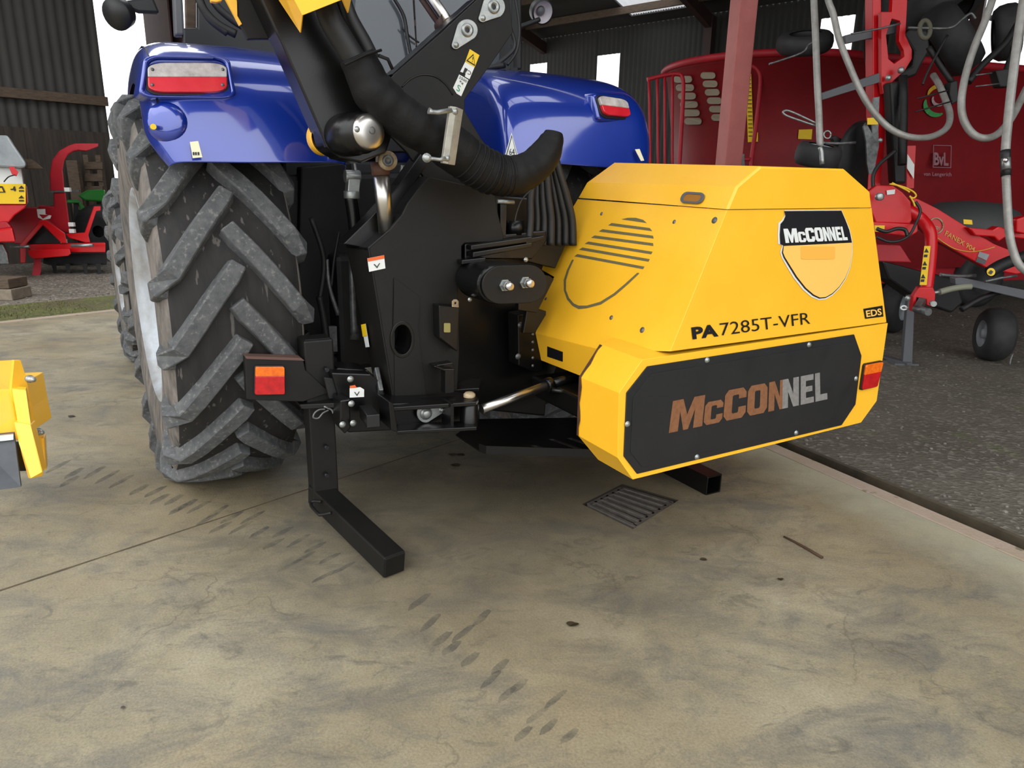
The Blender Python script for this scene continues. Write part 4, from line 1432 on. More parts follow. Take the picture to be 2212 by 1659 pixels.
# lid
lidr = pts(pv, [(1570, 452), (1591, 402.5), (1642, 359), (1822.6, 364.6), (1878, 413.7), (1882, 448)])
pll = P3(lidr[0], lidr[1], lidr[0] + V)
pl2 = P3(lidr[1], lidr[2], lidr[1] + V)
s0 = pll.hit(1248, 427); s1 = pll.hit(1267, 394)
s2_ = lidr[2] + V * (s1 - lidr[1]).dot(V) * .72; s2_ = pl2.hit(1325, 351.5)
bk_ = [s0, s1, s2_]
dv = (s0 - lidr[0]).dot(V)
bk_ += [lidr[3] + V * (s2_ - lidr[2]).dot(V), lidr[4] + V * (s1 - lidr[1]).dot(V), lidr[5] + V * dv]
mb = MB()
mb.face(lidr)
for i in range(5): mb.face((lidr[i], lidr[i + 1], bk_[i + 1], bk_[i]))
mb.face(bk_[::-1])
bmesh.ops.remove_doubles(mb.bm, verts=mb.bm.verts, dist=1e-4)
for v_ in mb.bm.verts: v_.co -= pv.n * .0
ld = mb.build('lid', M['yellow'], rm, bevel=.008)
ld.location = ld.location + pv.n * .006 - U * .003
hp = Pl(pll.p + pll.n * .004 - U * .003, pll.n)
hole_ = quadmap([(1466, 438), (1514, 441), (1524, 417), (1476, 414)], [(x / 200, 1 - y / 100) for x, y in rr(0, 0, 200, 100, 44)])
inn_ = quadmap([(1473, 434), (1509, 436.5), (1517, 421.5), (1481, 419)], [(x / 200, 1 - y / 100) for x, y in rr(0, 0, 200, 100, 40)])
hd = slab('lid_handle', hp, hole_, .006, M['grey_trim'], ld, holes=[inn_], off=.004, bevel=.001)
slab('handle_recess', hp, inn_, .001, mat('recess_paint', rgb(150, 96, 14), .6), hd, off=.0015, bevel=0)

# inner black frame the hood sits on
MB().tbox(2.25, 2.95, 2.3, 2.8, .6, 1.3).build('power_unit_core', M['black'], rm, bevel=.01)
MB().tbox(1.75, 3.05, 2.12, 2.9, .50, .60).build('hydraulic_tank', M['black'], rm, bevel=.01)

# ------------------------------------------------------------------ mast
pm_ = PV(2.85)
mast_px = [(795, 535), (842, 495), (868, 463), (880, 438), (905, 405), (927, 381), (1068, 412), (1077, 465), (1088, 508), (1088, 522), (1004, 526), (998, 532), (998, 609), (990, 622), (993, 760), (988, 856), (850, 872)]
mast = slab('mast', pm_, mast_px, .16, M['black_matt'], rm, bevel=.005, holes=[ell(868, 733, 21, 33)])
# narrow left cheek, set at an angle
a0_, a1_ = pm_.hit(795, 535), pm_.hit(850, 872)
ck = P3(a0_, a1_, D(747, 529, depth_of(a0_) + .22))
c0_, c1_ = ck.hit(747, 529), ck.hit(812, 845)
mb = MB(); mb.ext([a0_, c0_, c1_, a1_], U * .01)
cheek = mb.build('mast_cheek', M['black_matt'], mast, bevel=.002)
mb = MB(); mb.ext([a0_, pm_.hit(842, 495), pm_.hit(842, 495) + V * .15, c0_], -W * .012)
mb.build('mast_shoulder', M['black'], mast, bevel=.002)
# hole ring
rc = pm_.hit(868, 733)
rgx = ell(868, 733, 26, 40); rgi = ell(868, 733, 20, 32)
slab('inspection_ring', pm_, rgx, .03, M['black'], mast, holes=[rgi], off=.008, bevel=.002)
slab('hole_shadow_plate', PV(3.05), rgx, .01, M['black_matt'], mast, bevel=0)
# stiffening plate seam in front of the lower mast
slab('mast_doubler', pm_, [(850, 600), (905, 640), (905, 680), (902, 700), (908, 760), (920, 852), (852, 866)], .006, M['black_matt'], mast, off=.006, bevel=.003, holes=[ell(868, 733, 26, 40)])
# V stickers
def vsticker(pl, q, parent, vq, hd_):
    o = decal('warning_sticker', pl, q, M['white'], parent, off=.002)
    decal('sticker_band', pl, hd_, M['orange_film'], parent, off=.0042)
    text('sticker_letter', 'V', pl, vq, M['ink'], parent, off=.0065)


vsticker(pm_, [(797, 587), (832, 579.5), (829, 551), (793, 558)], mast, [(806.5, 580), (820, 577.5), (820, 568), (806, 570.5)], [(794, 565), (829.5, 558), (829, 551), (793, 558)])
slab('warning_sticker', ck, [(786, 700), (795, 698), (803, 748), (795, 749)], .001, M['white'], cheek, off=.012, bevel=0)
slab('warning_sticker', ck, [(786, 700), (795, 698), (799, 724), (790, 726)], .001, M['yellow_film'], cheek, off=.014, bevel=0)
# bracket with gold pin tab on the mast's right edge
slab('clamp_block', PV(2.78), [(948, 660), (992, 662), (988, 760), (950, 730)], .07, M['black'], mast, bevel=.004)
slab('pin_tab', PV(2.76), [(977, 663), (977, 651), (981, 647), (987, 647), (991, 651), (991, 664)], .006, M['cream'], mast, bevel=.001, holes=[ell(984, 655, 2.5, 3, 8)])
slab('gold_plate', PV(2.775), rr(959, 698, 973, 718, 2), .002, mat('gold_tag', rgb(150, 142, 84), .5, .3), mast, bevel=0)
# small foot bracket
slab('foot_bracket', PV(2.72), [(940, 790), (960, 797), (982, 797), (982, 849), (962, 851), (962, 803), (938, 793)], .05, M['black'], mast, bevel=.003)
slab('foot_bracket', PV(2.80), [(936, 790), (978, 783), (982, 797), (962, 800)], .06, M['black'], mast, bevel=.003)
# hydraulic block and plates right of the mast
slab('rear_body', PV(3.08), [(985, 415), (1190, 430), (1200, 620), (1178, 900), (985, 880)], .25, M['black'], rm, bevel=.01)
slab('valve_box', PV(2.92), [(1118, 680), (1168, 672), (1172, 800), (1160, 806), (1120, 790)], .1, M['black'], rm, bevel=.006)
bolts('valve_bolt', [(PV(2.92).hit(1151, y), -V, .006) for y in (705, 722, 739, 756, 773, 790)] + [(PV(2.92).hit(x, y), -V, .012) for x, y in ((1124, 702), (1119, 770))], M['steel'], rm)
slab('slotted_tank_top', PV(2.86), [(1004, 527), (1150, 500), (1180, 498), (1182, 520), (1150, 560), (1004, 560)], .2, M['black'], rm, bevel=.006)
for k, l in enumerate([[(1018, 530), (1150, 511), (1150, 522), (1018, 541)], [(1022, 545), (1150, 524), (1150, 534), (1022, 557)], [(998, 562), (1050, 556), (1049, 565), (998, 572)], [(1137, 516), (1176, 509), (1177, 518), (1137, 528)]]):
    slab('top_rail', PV(2.80), l, .05, M['black'], rm, bevel=.004)
bo = [(1042, 1)]
oval = rr(1042, 573, 1182, 656, 41, 8)
oval = [(x, y - (x - 1112) * .03) for x, y in oval]
ov = slab('pivot_cap', PV(2.55), oval, .012, M['black_matt'], rm, bevel=.003)
big = [(x - 20 if x > 1100 else x - 34, y) for x, y in oval]
slab('pivot_housing', PV(2.62), [(x + (x - 1105) * -.04 - 12, y) for x, y in oval], .22, M['black'], rm, bevel=.01)
for x, y in ((1098, 619), (1142, 613)):
    mb = MB(); mb2 = MB()
    p = PV(2.55).hit(x - 8, y - 3); n_ = -V
    mb.lathe(p, n_, [(0, .026), (.006, .026), (.006, .021), (.03, .021), (.03, .017), (.036, .015)], 6, smooth=False)
    mb2.lathe(p, n_, [(.03, .017), (.05, .017), (.052, .014), (.052, 0)], 20)
    mb.build('nut', M['zinc'], ov); mb2.build('nut_collar', M['chrome'], ov)
bolts('body_bolt', [(PV(2.76).hit(x, y), -V, r) for x, y, r in ((1136, 561, .009), (1015, 647, .008))], M['zinc'], rm)
slab('hinge_plate', PV(2.78), [(1150, 590), (1188, 596), (1197, 603), (1160, 676), (1120, 670), (1120, 600)], .03, M['black'], rm, bevel=.003)
slab('hinge_plate', PV(2.82), [(1140, 660), (1180, 672), (1180, 680), (1156, 720), (1130, 720)], .03, M['black'], rm, bevel=.003)
# T handle and oil filler
mb = MB(); mb.cyl(PV(2.85).hit(1074, 435), PV(2.85).hit(1110, 437.5), .009)
lab(mb.build('t_handle', M['zinc'], rm), 'bright steel cross handle')
slab('handle_stem', PV(2.86), [(1081, 440), (1095, 441), (1093, 512), (1081, 512)], .03, M['black'], rm, bevel=.002)
mb = MB(); a_ = PV(2.9).hit(1112, 476); b_ = PV(2.9).hit(1112, 507); mb.cyl(b_, a_, 20 * depth_of(a_) / FPX)
mb.build('oil_filler', M['black'], rm)
slab('filler_base', PV(2.86), [(1076, 508), (1138, 503), (1138, 530), (1076, 524)], .1, M['black'], rm, bevel=.004)

# ------------------------------------------------------------------ lower headstock beam
pb_ = PV(2.62)
bm_ = slab('headstock_beam', PV(2.72), [(846, 872), (1008, 866), (1008, 928), (862, 932)], .2, M['black'], rm, bevel=.004)
def plate3(name, q, th, m, par, bev=.003):
    P = [D(*k) for k in q]; return MB().ext(P, -W * th).build(name, m, par, bev)
dN, dF = 2.95, 3.2
plate3('top_flange', [(848, 880, 2.93), (1028, 868, 3.03), (1034, 861, 3.06), (1026, 852, 3.1), (985, 846, 3.2), (850, 862, 3.12)], .018, M['black'], bm_)
plate3('bottom_flange', [(857, 931, 2.90), (1030, 922, 3.0), (1030, 908, 3.1), (856, 915, 3.05)], .016, M['black'], bm_)
slab('end_plate', PV(2.58), [(840, 868), (850, 872), (860, 934), (846, 930)], .14, M['black'], bm_, bevel=.003)
slab('web', PV(2.60), [(974, 873), (981, 873), (981, 926), (974, 926)], .1, M['black'], bm_, bevel=.002)
mb = MB(); a_, b_ = D(1014, 872, 3.08), D(1014, 922, 3.08); mb.cyl(a_, b_, 21 * 3.08 / FPX)
mb.build('pivot_barrel', M['black'], bm_, bevel=.003)
mb = MB(); q = D(1014, 857, 3.09); mb.lathe(q, W, [(0, .026), (.012, .026), (.02, .018), (.022, 0)], 24)
lab(mb.build('pin_head', M['cream'], bm_), 'worn bright pin head')
zp = PV(2.69)
zl = [(902, 893)] + ell(919, 893, 18, 20, 14, 0, 60, 270) + ell(954, 882, 6, 8, 8, 0, -70, 70)
lk = slab('pin_retainer', zp, ell(919, 893, 18, 20, 18, 0, 50, 285) + ell(954, 884, 7, 9, 8, 0, -80, 80), .008, M['zinc'], bm_, bevel=.001)
bolts('retainer_bolt', [(zp.hit(920, 893), -V, .022, .02), (zp.hit(954, 885), -V, .01, .012)], M['zinc'], lk)
# left leg bracket cluster
slab('leg_bracket', PV(2.88), [(716, 805), (800, 808), (818, 822), (845, 875), (846, 930), (755, 935), (738, 925), (735, 870)], .15, M['black'], rm, bevel=.006)
slab('leg_clamp', PV(2.78), [(735, 865), (757, 862), (758, 925), (745, 938), (735, 925)], .12, M['black'], rm, bevel=.006)
bolts('clamp_bolt', [(PV(2.76).hit(x, y), -V, .011) for x, y in ((759, 872), (763, 914), (740, 917), (757, 819))], M['zinc'], rm)
sp3 = PV(2.80)
vsticker(sp3, [(755, 858.5), (786, 857), (786, 841), (778, 836), (755, 838)], rm, [(764, 855), (776, 854), (776, 845), (764, 846)], [(755, 838), (770, 837), (766, 831), (755, 833)])
mb = MB(); a_ = D(790, 888, 3.05); b_ = D(807, 910, 2.85); mb.beam(a_, b_, .055, .055)
mb.build('square_stub', M['black'], rm, bevel=.004)
mb = MB(); a_, b_ = D(812, 800, 3.15), D(822, 850, 3.1); mb.beam(a_, b_, .02, .06)
mb.build('side_link', M['steel'], rm, bevel=.004)
slab('bracket_top_plate', PV(2.95), [(716, 806), (730, 795), (795, 800), (812, 815), (800, 820), (716, 815)], .15, M['black'], rm, bevel=.004)

# ram going under the hood
mb = MB(); a_, b_ = D(1040, 884, 3.12), D(1178, 834, 3.3); mb.cyl(a_, b_, 10 * 3.2 / FPX)
lab(mb.build('stabiliser_ram_rod', M['chrome'], rm), 'bright chromed ram rod')
mb = MB(); mb.cyl(b_, D(1190, 829, 3.32), .034); mb.cyl(D(1190, 829, 3.32), D(1245, 815, 3.4), .022)
mb.cyl(D(1192, 842, 3.28), D(1232, 848, 3.28), .012); mb.build('ram_gland', M['black'], rm)
cable('ram_hose', [(1196, 842, 6), (1216, 848, 7), (1230, 842, 6), (1240, 830, 5)], PV(2.95), M['zinc'], rm)
slab('rubber_flap', PV(2.9), [(700, 815), (735, 820), (738, 860), (712, 862)], .02, M['dark'], rm)
# curved lug plate behind the beam
plate3('lug_plate', [(980, 842, 3.25), (1035, 838, 3.25), (1045, 828, 3.32), (1040, 818, 3.38), (1020, 817, 3.4), (985, 826, 3.36)], .016, M['black'], rm)
# slotted tray
tray_pl = PZ(.36)
tr_ = [(985, 938), (1035, 972), (1050, 977), (1300, 985), (1420, 960), (1380, 900), (1030, 905)]
holes = [[(1140, 961), (1160, 962), (1196, 973), (1175, 972)], [(1182, 948), (1196, 948), (1262, 971), (1248, 971)], [(1222, 946), (1236, 946), (1300, 966), (1286, 968)]]
P = pts(tray_pl, tr_); Hh = [pts(tray_pl, h) for h in holes]
mb = MB(); mb.ext(P, -W * .008, Hh)
tray = mb.build('slotted_tray', M['black'], rm)
mb = MB(); mb.ext([P[1], P[2], P[3], P[3] + W * .03, P[2] + W * .03, P[1] + W * .03], V * .004)
mb.build('tray_lip', M['black'], tray)

# ------------------------------------------------------------------ stabiliser legs
n0, n1 = D(853, 1243, 2.82), D(697, 1072, 3.22)
n0.z = .0485
dirl = (n1 - n0).normalized()
mb = MB(); mb.beam(n0, n1 + dirl * .05, .096, .094)
leg = mb.build('stabiliser_leg', M['black_matt'], rm, bevel=.006)
mb = MB(); mb.beam(n0 - dirl * .004, n0 + dirl * .002, .09, .088); mb.build('end_cap', M['black_matt'], leg, bevel=.003)
pp = n1 + dirl * .0
py_ = PY(pp.y - .03)
tp_ = py_.hit(692, 735)
mb = MB(); ctr_ = Vc((pp.x, pp.y + .02, 0))
mb.box(ctr_ + W * ((pp.z - .05 + tp_.z) / 2), .112, .10, tp_.z - pp.z + .06, U, V)
post = mb.build('stabiliser_post', M['black_matt'], leg, bevel=.006)
for y in (963, 1023, 796):
    mb = MB(); q = py_.hit(703, y); mb.cyl(q - V * .03, q + V * .0, .0085); mb.build('post_hole', M['ink'], post)
# outer sleeve on the post
sz0, sz1 = py_.hit(685, 868).z, py_.hit(685, 734).z
mb = MB(); mb.box(ctr_ + W * ((sz0 + sz1) / 2) - V * .0, .126, .125, sz1 - sz0, U, V)
mb.build('post_sleeve', M['black_matt'], post, bevel=.008)
q = py_
mb = MB(); a = [py_.hit(*k) - V * .06 for k in ((640, 866), (735, 862), (740, 872), (645, 876))]
mb.ext(a, V * .2); mb.build('sleeve_flange', M['black_matt'], post, bevel=.003)
cable('lynch_pin', [(713, 872, 3), (716, 880, 2.5), (720, 893, 2.5), (710, 899, 2.5), (697, 893, 2.5)][::-1] if 0 else [(700, 878, 2.2), (716, 885, 2.2), (720, 893, 2.2)], Pl(pp - V * .1, -V), M['zinc'], post)
cable('spring_clip', [(702, 884, 2), (690, 885, 2), (680, 892, 2), (677, 902, 2), (688, 903, 2), (698, 892, 2), (710, 886, 2)], Pl(pp - V * .1, -V), M['steel'], post)
# grab handle on the leg
side_pl = Pl(n0 - U * .05, -U + V * -.2)
hp_ = [D(694, 1084, 3.10), D(676, 1083, 3.12), D(672, 1092, 3.10), D(688, 1110, 3.03), D(694, 1112, 3.02), D(716, 1108, 3.0)]
Q, R_ = smooth_path(hp_, [.007] * 6, 4)
MB().tube(Q, R_, 10).build('grab_handle', M['black_matt'], leg)
# lamp bracket on the post
pbk = PV(T(0, 0, 0).dot(V) + ctr_.dot(V) - .075)
lb_ = slab('lamp_bracket', pbk, [(529, 772), (655, 776), (660, 800), (714, 848), (655, 868), (540, 864), (533, 862)], .05, M['black_matt'], rm, bevel=.003)
slab('bracket_lip', pbk, [(528, 769), (650, 773), (658, 779), (655, 779), (532, 775)], .06, mat('scuffed_edge', rgb(92, 66, 58), .7), lb_, off=.004, bevel=.001)
LL = [(549, 850), (613, 849), (612, 790), (550, 790)]
lt = slab('tail_light', pbk, quadmap(LL, [(x / 100, 1 - y / 100) for x, y in rr(-3, -3, 103, 103, 8)]), .012, M['ink'], rm, off=.012, bevel=.002)
lab(lt, 'orange over red square lamp on the left stabiliser bracket')
mb = MB()
mb.ext([p + pbk.n * .024 for p in pts(pbk, lampq(LL, 0, .66, rr(0, 0, 100, 100, 6)))], -pbk.n * .014); k0 = len(mb.bm.faces)
mb.ext([p + pbk.n * .024 for p in pts(pbk, lampq(LL, .66, 1, rr(0, 0, 100, 100, 6)))], -pbk.n * .014)
for i, f in enumerate(mb.bm.faces): f.material_index = 0 if i < k0 else 1
mb.build('lens', [M['red_lens'], M['orange_lens']], lt, bevel=.002)

# right leg
e0 = PZ(.0).hit(1543, 1066)
rv = PV(e0.dot(V))
uc = T(0, 0, 0).dot(U) + (rv.hit(1543, 1045)).dot(U)
v0_ = e0.dot(V)
mb = MB()
o0, o1 = .05, .043
A_ = [T(uc + a * o0, v0_, .05 + b * o0) for a, b in ((-1, -1), (1, -1), (1, 1), (-1, 1))]
I_ = [T(uc + a * o1, v0_, .05 + b * o1) for a, b in ((-1, -1), (1, -1), (1, 1), (-1, 1))]
mb.ext(A_, V * .75, [I_])
rl = mb.build('stabiliser_leg', M['black'], rm, bevel=.003)
MB().tbox(uc - .055, uc + .055, v0_ + .7, v0_ + .81, 0, .9).build('stabiliser_post', M['black_matt'], rl, bevel=.005)

# ------------------------------------------------------------------ arm
ap = PV(2.72)
arm = slab('arm', ap, [(410, -330), (560, -330), (700, -60), (760, 60), (815, 200), (850, 285), (835, 330), (780, 352), (735, 342), (705, 318), (694, 290), (606, 88), (596, 70)], .14, M['black'], rm, bevel=.008)
slab('arm_cheek_plate', PV(2.85), [(514, -40), (600, -40), (600, 84), (552, 84), (535, 85), (514, 38)], .03, M['black_matt'], arm, bevel=.003)
slab('yellow_strip', PV(2.84), [(436, -100), (470, -100), (512, 2), (513, 34), (523, 52), (518, 55)], .02, M['yellow'], arm, bevel=.001)
slab('blue_strut', PV(2.98), [(617, 108), (640, 112), (722, 268), (700, 284)], .04, M['black'], arm, bevel=.004)
# folded yellow guard
g1 = [D(633, -12, 2.62), D(760, -12, 2.62), D(655, 33, 2.55)]
gA, gB, gC, gD, gE = D(553, -160, 2.14), D(655, 33, 2.18), D(738, 0, 2.22), D(676, -160, 2.18), D(516, -160, 2.22)
mb = MB()
mb.face((gA, gB, gC, gD)); mb.face((gA, D(606, 2, 2.36), D(651, 70, 2.28), gB)); mb.face((gA, gE, D(606, 2, 2.36)))
mb.face((gC, D(750, 28, 2.30), D(757, -5, 2.34), gD))
bmesh.ops.remove_doubles(mb.bm, verts=mb.bm.verts, dist=1e-4)
yg = mb.build('hose_guard', M['yellow'], arm)
q_ = yg.modifiers.new('t', 'SOLIDIFY'); q_.thickness = .004
slab('yellow_cap', PV(2.9), [(452, -25), (480, -25), (480, 2), (468, 5), (456, 3)], .03, M['yellow'], arm)
# main pivot
dc_ = D(797, 285, 2.50); oc_ = D(698, 299, 2.74)
axp = (dc_ - oc_).normalized()
mb = MB(); mb.lathe(oc_, axp, [(-.02, 0), (-.02, .05), (-.012, .064), (.03, .064)], 32)
mb.build('pivot_rear_cap', M['yellow'], arm)
mb = MB(); L_ = (dc_ - oc_).length
mb.lathe(oc_ + axp * .0, axp, [(.07, 0), (.07, .076), (L_ - .1, .076), (L_ - .09, .072), (L_ - .045, .072), (L_ - .04, .066), (L_ - .005, .066), (L_ - .005, 0)], 36)
mb.build('pivot_hub', M['black'], arm)
mb = MB(); mb.lathe(dc_ - axp * .01, axp, [(0, .062), (.012, .062), (.022, .055), (.026, .035), (.028, .02), (.028, 0)], 36)
dome = mb.build('pivot_pin', M['chrome'], arm)
lab(dome, 'polished domed pivot pin end')
xb, yb, _ = basis(axp)
mb = MB(); hm = MB()
pl_d = Pl(dc_ + axp * .016, axp)
bolt(mb, pl_d.hit(772, 279) - axp * .004, axp, .0085, .01)
mb.build('pin_screw', M['zinc'], dome)
hm.lathe(pl_d.hit(803, 282), axp, [(0, .013), (.003, .013), (.003, .009)], 20); hm.build('grease_socket', M['steel'], dome)
mb = MB(); mb.lathe(pl_d.hit(803, 282), axp, [(0.001, .009), (.0015, 0)], 16); mb.build('socket_hole', M['ink'], dome)
# ram below the pivot
cb = D(838, 347, 2.80); ax2 = (C0 - cb).normalized() + U * .1
mb = MB(); r2_ = 20 * 2.8 / FPX; mb.lathe(cb, ax2, [(-.14, 0), (-.14, r2_ * 1.02), (-.0, r2_ * 1.02), (.006, r2_ * .95), (.006, 0)], 28)
rod_e = mb.build('ram_eye', M['cream'], rm)
mb = MB(); mb.lathe(cb + ax2.normalized() * .006, ax2, [(0, r2_ * .62), (.003, r2_ * .62), (.003, r2_ * .3), (.001, r2_ * .28), (.001, 0)], 24)
mb.build('ram_pin', M['steel'], rod_e)
mb = MB(); mb.cyl(D(822, 360, 2.86), D(836, 510, 2.98), 17.5 * 2.9 / FPX)
lab(mb.build('lift_ram_rod', M['chrome'], rm), 'thick chromed lift ram rod')
mb = MB(); mb.cyl(D(820, 350, 2.85), D(823, 378, 2.865), .037); mb.build('ram_collar', mat('rusty_collar', rgb(88, 58, 46), .7), rm)
slab('ram_socket', PV(2.95), [(742, 527), (800, 470), (862, 400), (930, 300), (940, 330), (900, 390), (870, 462), (842, 497), (796, 537)], .1, M['black'], rm, bevel=.004)

# upper mast plate with zinc retainers
up = PV(2.98)
upl = [(853, 160), (960, 66), (1037, -6), (1085, -60), (1098, -60), (1098, -20), (1108, 70), (1060, 140), (1004, 215), (1004, 240), (1040, 300), (1075, 345), (1070, 412), (927, 400), (880, 330), (830, 280), (810, 210)]
um = slab('upper_mast_plate', up, upl, .02, M['black_matt'], rm, bevel=.003)
slab('rear_mast_plate', PV(3.12), [(848, 156), (952, 60), (962, 66), (858, 166)], .03, M['black'], um, bevel=.003)
slab('mast_flange', PV(3.05), [(846, 160), (955, 62), (1035, -10), (1040, -3), (960, 70), (856, 170)], .12, M['black'], um, bevel=.003)
for (cx, cy, r, sx, sy, r3) in ((1007, 66, 23, 983, 98, 9), (1064, 16, 25, 1041, 40, 9)):
    an = atan2(sy - cy, sx - cx)
    import itertools
    l = ell(cx, cy, r, r * 1.03, 16, 0, degrees(an) + 80, degrees(an) + 280) + ell(sx, sy, r3, r3, 8, 0, degrees(an) - 80, degrees(an) + 80)
    zr = slab('pin_retainer', up, l, .008, M['zinc'], um, off=.01, bevel=.0015)
    mb = MB(); c_ = up.hit(cx, cy) + up.n * .01
    mb.lathe(c_, up.n, [(0, .028), (.008, .026), (.01, .013), (.004, .011), (.004, 0)], 24); mb.build('pin_face', M['zinc'], zr)
    mb = MB(); mb.lathe(c_ + up.n * .0045, up.n, [(0, .010), (.001, 0)], 16); mb.build('socket_hole', M['ink'], zr)
    mb = MB(); bolt(mb, up.hit(sx, sy) + up.n * .01, up.n, .01); mb.build('retainer_bolt', M['zinc'], zr)
# long warning sticker
def kz2(x, y): return (840 + x / 5.53, y / 5.53)
decal('warning_sticker', up, [kz2(*p) for p in ((965, 587), (1080, 660), (1022, 805), (910, 738))], M['yellow_film'], um, off=.001)
decal('warning_sticker', up, [kz2(*p) for p in ((910, 740), (1020, 805), (960, 948), (905, 915), (915, 880), (850, 858))], M['white'], um, off=.001)
decal('warning_sticker', up, [kz2(*p) for p in ((838, 890), (948, 955), (862, 1150), (808, 1118), (765, 1050))], M['white'], um, off=.001)
decal('warning_triangle', up, [kz2(*p) for p in ((1005, 645), (1025, 790), (920, 725))], M['ink'], um, off=.003)
decal('warning_triangle_field', up, [kz2(*p) for p in ((1001, 668), (1013, 770), (938, 722))], M['yellow_film'], um, off=.0048)
text('warning_mark', '!', up, [kz2(*p) for p in ((983, 740), (992, 745), (1003, 685), (992, 682))], M['ink'], um, off=.0065)
text('load_lettering', '2500', up, [kz2(*p) for p in ((830, 932), (922, 990), (934, 962), (842, 905))], M['ink'], um, off=.003)
text('load_lettering', 'Kg', up, [kz2(*p) for p in ((838, 985), (880, 1016), (892, 988), (850, 958))], M['ink'], um, off=.003)
text('hook_symbol', 'S', up, [kz2(*p) for p in ((800, 1080), (840, 1100), (858, 1030), (822, 1006))], M['green_film'], um, off=.003)
decal('pictogram', up, [kz2(*p) for p in ((905, 808), (940, 830), (905, 880), (880, 872))], M['ink'], um, off=.003)
text('pictogram', 'C', up, [kz2(*p) for p in ((985, 860), (940, 835), (935, 885), (972, 900))], M['ink'], um, off=.003)
# round edge line of the slew cover
mb = MB(); P = [up.hit(x, y) for x, y in ((868, 188), (885, 172), (905, 163), (925, 162), (945, 168), (965, 185), (978, 205))]
Q, R_ = smooth_path(P, [.004] * 7, 4); mb.tube(Q, R_, 6); mb.build('weld_arc', M['black'], um)
# second ram, upper
mb = MB(); mb.cyl(D(840, -140, 3.45), D(968, 48, 3.2), 11.5 * 3.2 / FPX); lab(mb.build('upper_ram_rod', M['chrome'], rm), 'short chromed ram rod at the top')
mb = MB(); mb.cyl(D(816, -140, 3.5), D(958, 66, 3.26), .014); mb.cyl(D(966, 44, 3.2), D(952, 62, 3.25), .034); mb.cyl(D(975, 40, 3.2), D(993, 26, 3.2), .012)
mb.build('upper_ram_gland', M['oxide'], rm)

# ------------------------------------------------------------------ hoses and sleeve
cable('hydraulic_hose', [(560, -250, 24), (628, -130, 24), (690, -20, 24), (715, 45, 26), (745, 95, 26), (775, 145, 27)], PV(2.60), M['rubber'], rm)
cable('hydraulic_hose', [(600, -250, 14), (668, -130, 14), (735, -20, 14), (758, 40, 16), (785, 90, 17), (805, 130, 17)], PV(2.64), M['rubber'], rm)
cable('hydraulic_hose', [(580, -250, 10), (648, -130, 10), (715, -20, 10), (735, 40, 12), (762, 90, 12), (788, 130, 12)], PV(2.68), M['rubber'], rm)
S = [(770, 120, 38), (786, 155, 42), (806, 195, 46), (838, 228, 47), (875, 258, 46), (915, 284, 45), (955, 306, 47), (990, 330, 48), (1025, 355, 46), (1060, 373, 44), (1092, 380, 42), (1125, 375, 40), (1155, 358, 38), (1178, 332, 34), (1192, 302, 27), (1196, 285, 18)]
P, R_ = hose(S, PV(2.58)); P, R_ = smooth_path(P, R_, 8)
R_ = [r * (1 + .012 * sin(i * .9) + .02 * sin(i * .37 + 1)) for i, r in enumerate(R_)]
slv = MB().tube(P, R_, 28).build('hose_sleeve', M['fabric'], rm)
# bound section rings (wrinkles)
mb = MB()
for t in range(9):
    i = int(len(P) * (.50 + t * .022)); d = (P[i + 1] - P[i - 1]).normalized()
    x, y, _ = basis(d); ring = [P[i] + (x * cos(a * pi / 12) + y * sin(a * pi / 12)) * (R_[i] * 1.0) for a in range(25)]
    mb.tube(ring, .0045, 6, caps=False)
mb.build('sleeve_binding', M['fabric'], slv)
mb = MB()
for l in ([(745, 140, 3), (790, 118, 3), (824, 108, 3)], [(818, 120, 4), (838, 128, 4), (848, 150, 4)]):
    P2, R2 = hose(l, PV(2.50)); mb.tube(P2, R2, 8)
mb.build('sleeve_hem', M['fabric'], slv)
# hoses dropping behind the sleeve end to the hood
for k in range(7):
    x0 = 1200 - k * 14
    cable('hydraulic_hose', [(1195 - k * 4, 320, 7), (1208 - k * 9, 370, 8), (1224 - k * 13, 425, 8), (1236 - k * 15, 475, 8), (1238 - k * 16, 530, 8)], PV(2.86 + .02 * (k % 3)), M['rubber'], rm)
cable('thin_cable', [(1150, 408, 1.5), (1128, 430, 1.5), (1116, 460, 1.5), (1112, 480, 1.5)], PV(2.8), M['rubber'], rm)
slab('hose_tray', PV(2.9), [(1120, 500), (1236, 498), (1200, 580), (1120, 560)], .1, M['black'], rm, bevel=.004)

# aluminium clamp channel
cpn = PV(2.42)
ch = slab('clamp_channel', cpn, [(973, 229), (987, 231), (969, 355), (956, 352)], .02, M['alu'], rm, bevel=.002)
mb = MB(); q0, q1 = cpn.hit(987, 231), cpn.hit(969, 355)
q2, q3 = cpn.hit(1006, 236), cpn.hit(988, 357)
mb.ext([q0, q2 + V * .02, q3 + V * .02, q1], V * .012); mb.build('channel_flange', M['alu'], ch, bevel=.002)
for k, l in enumerate([[(926, 239, 7), (934, 242, 5), (945, 243, 5), (975, 238, 5)], [(920, 342, 6), (935, 343, 4), (950, 345, 4), (962, 342, 5)]]):
    P2, R2 = hose(l, PV(2.42)); MB().tube(P2, R2, 12).build('clamp_bolt', M['zinc'], ch)
bolts('channel_nut', [(cpn.hit(x, y), -V, .009) for x, y in ((983, 241), (966, 342))], M['zinc'], ch)
q = PV(2.42).hit(922, 341); mb = MB(); bolt(mb, q, C0 - q, .013); mb.build('eye_nut', M['zinc'], ch)
# ------------------------------------------------------------------ yellow flail head at the left
fh = thing('flail_head', 'yellow flail cutting head with black rubber skirt cut off by the left picture edge', 'flail head', z0.hit(40, 1060))
dF_ = 3.15
ep = Pl(D(70, 900, 3.2), (.86, -.5, 0.05))
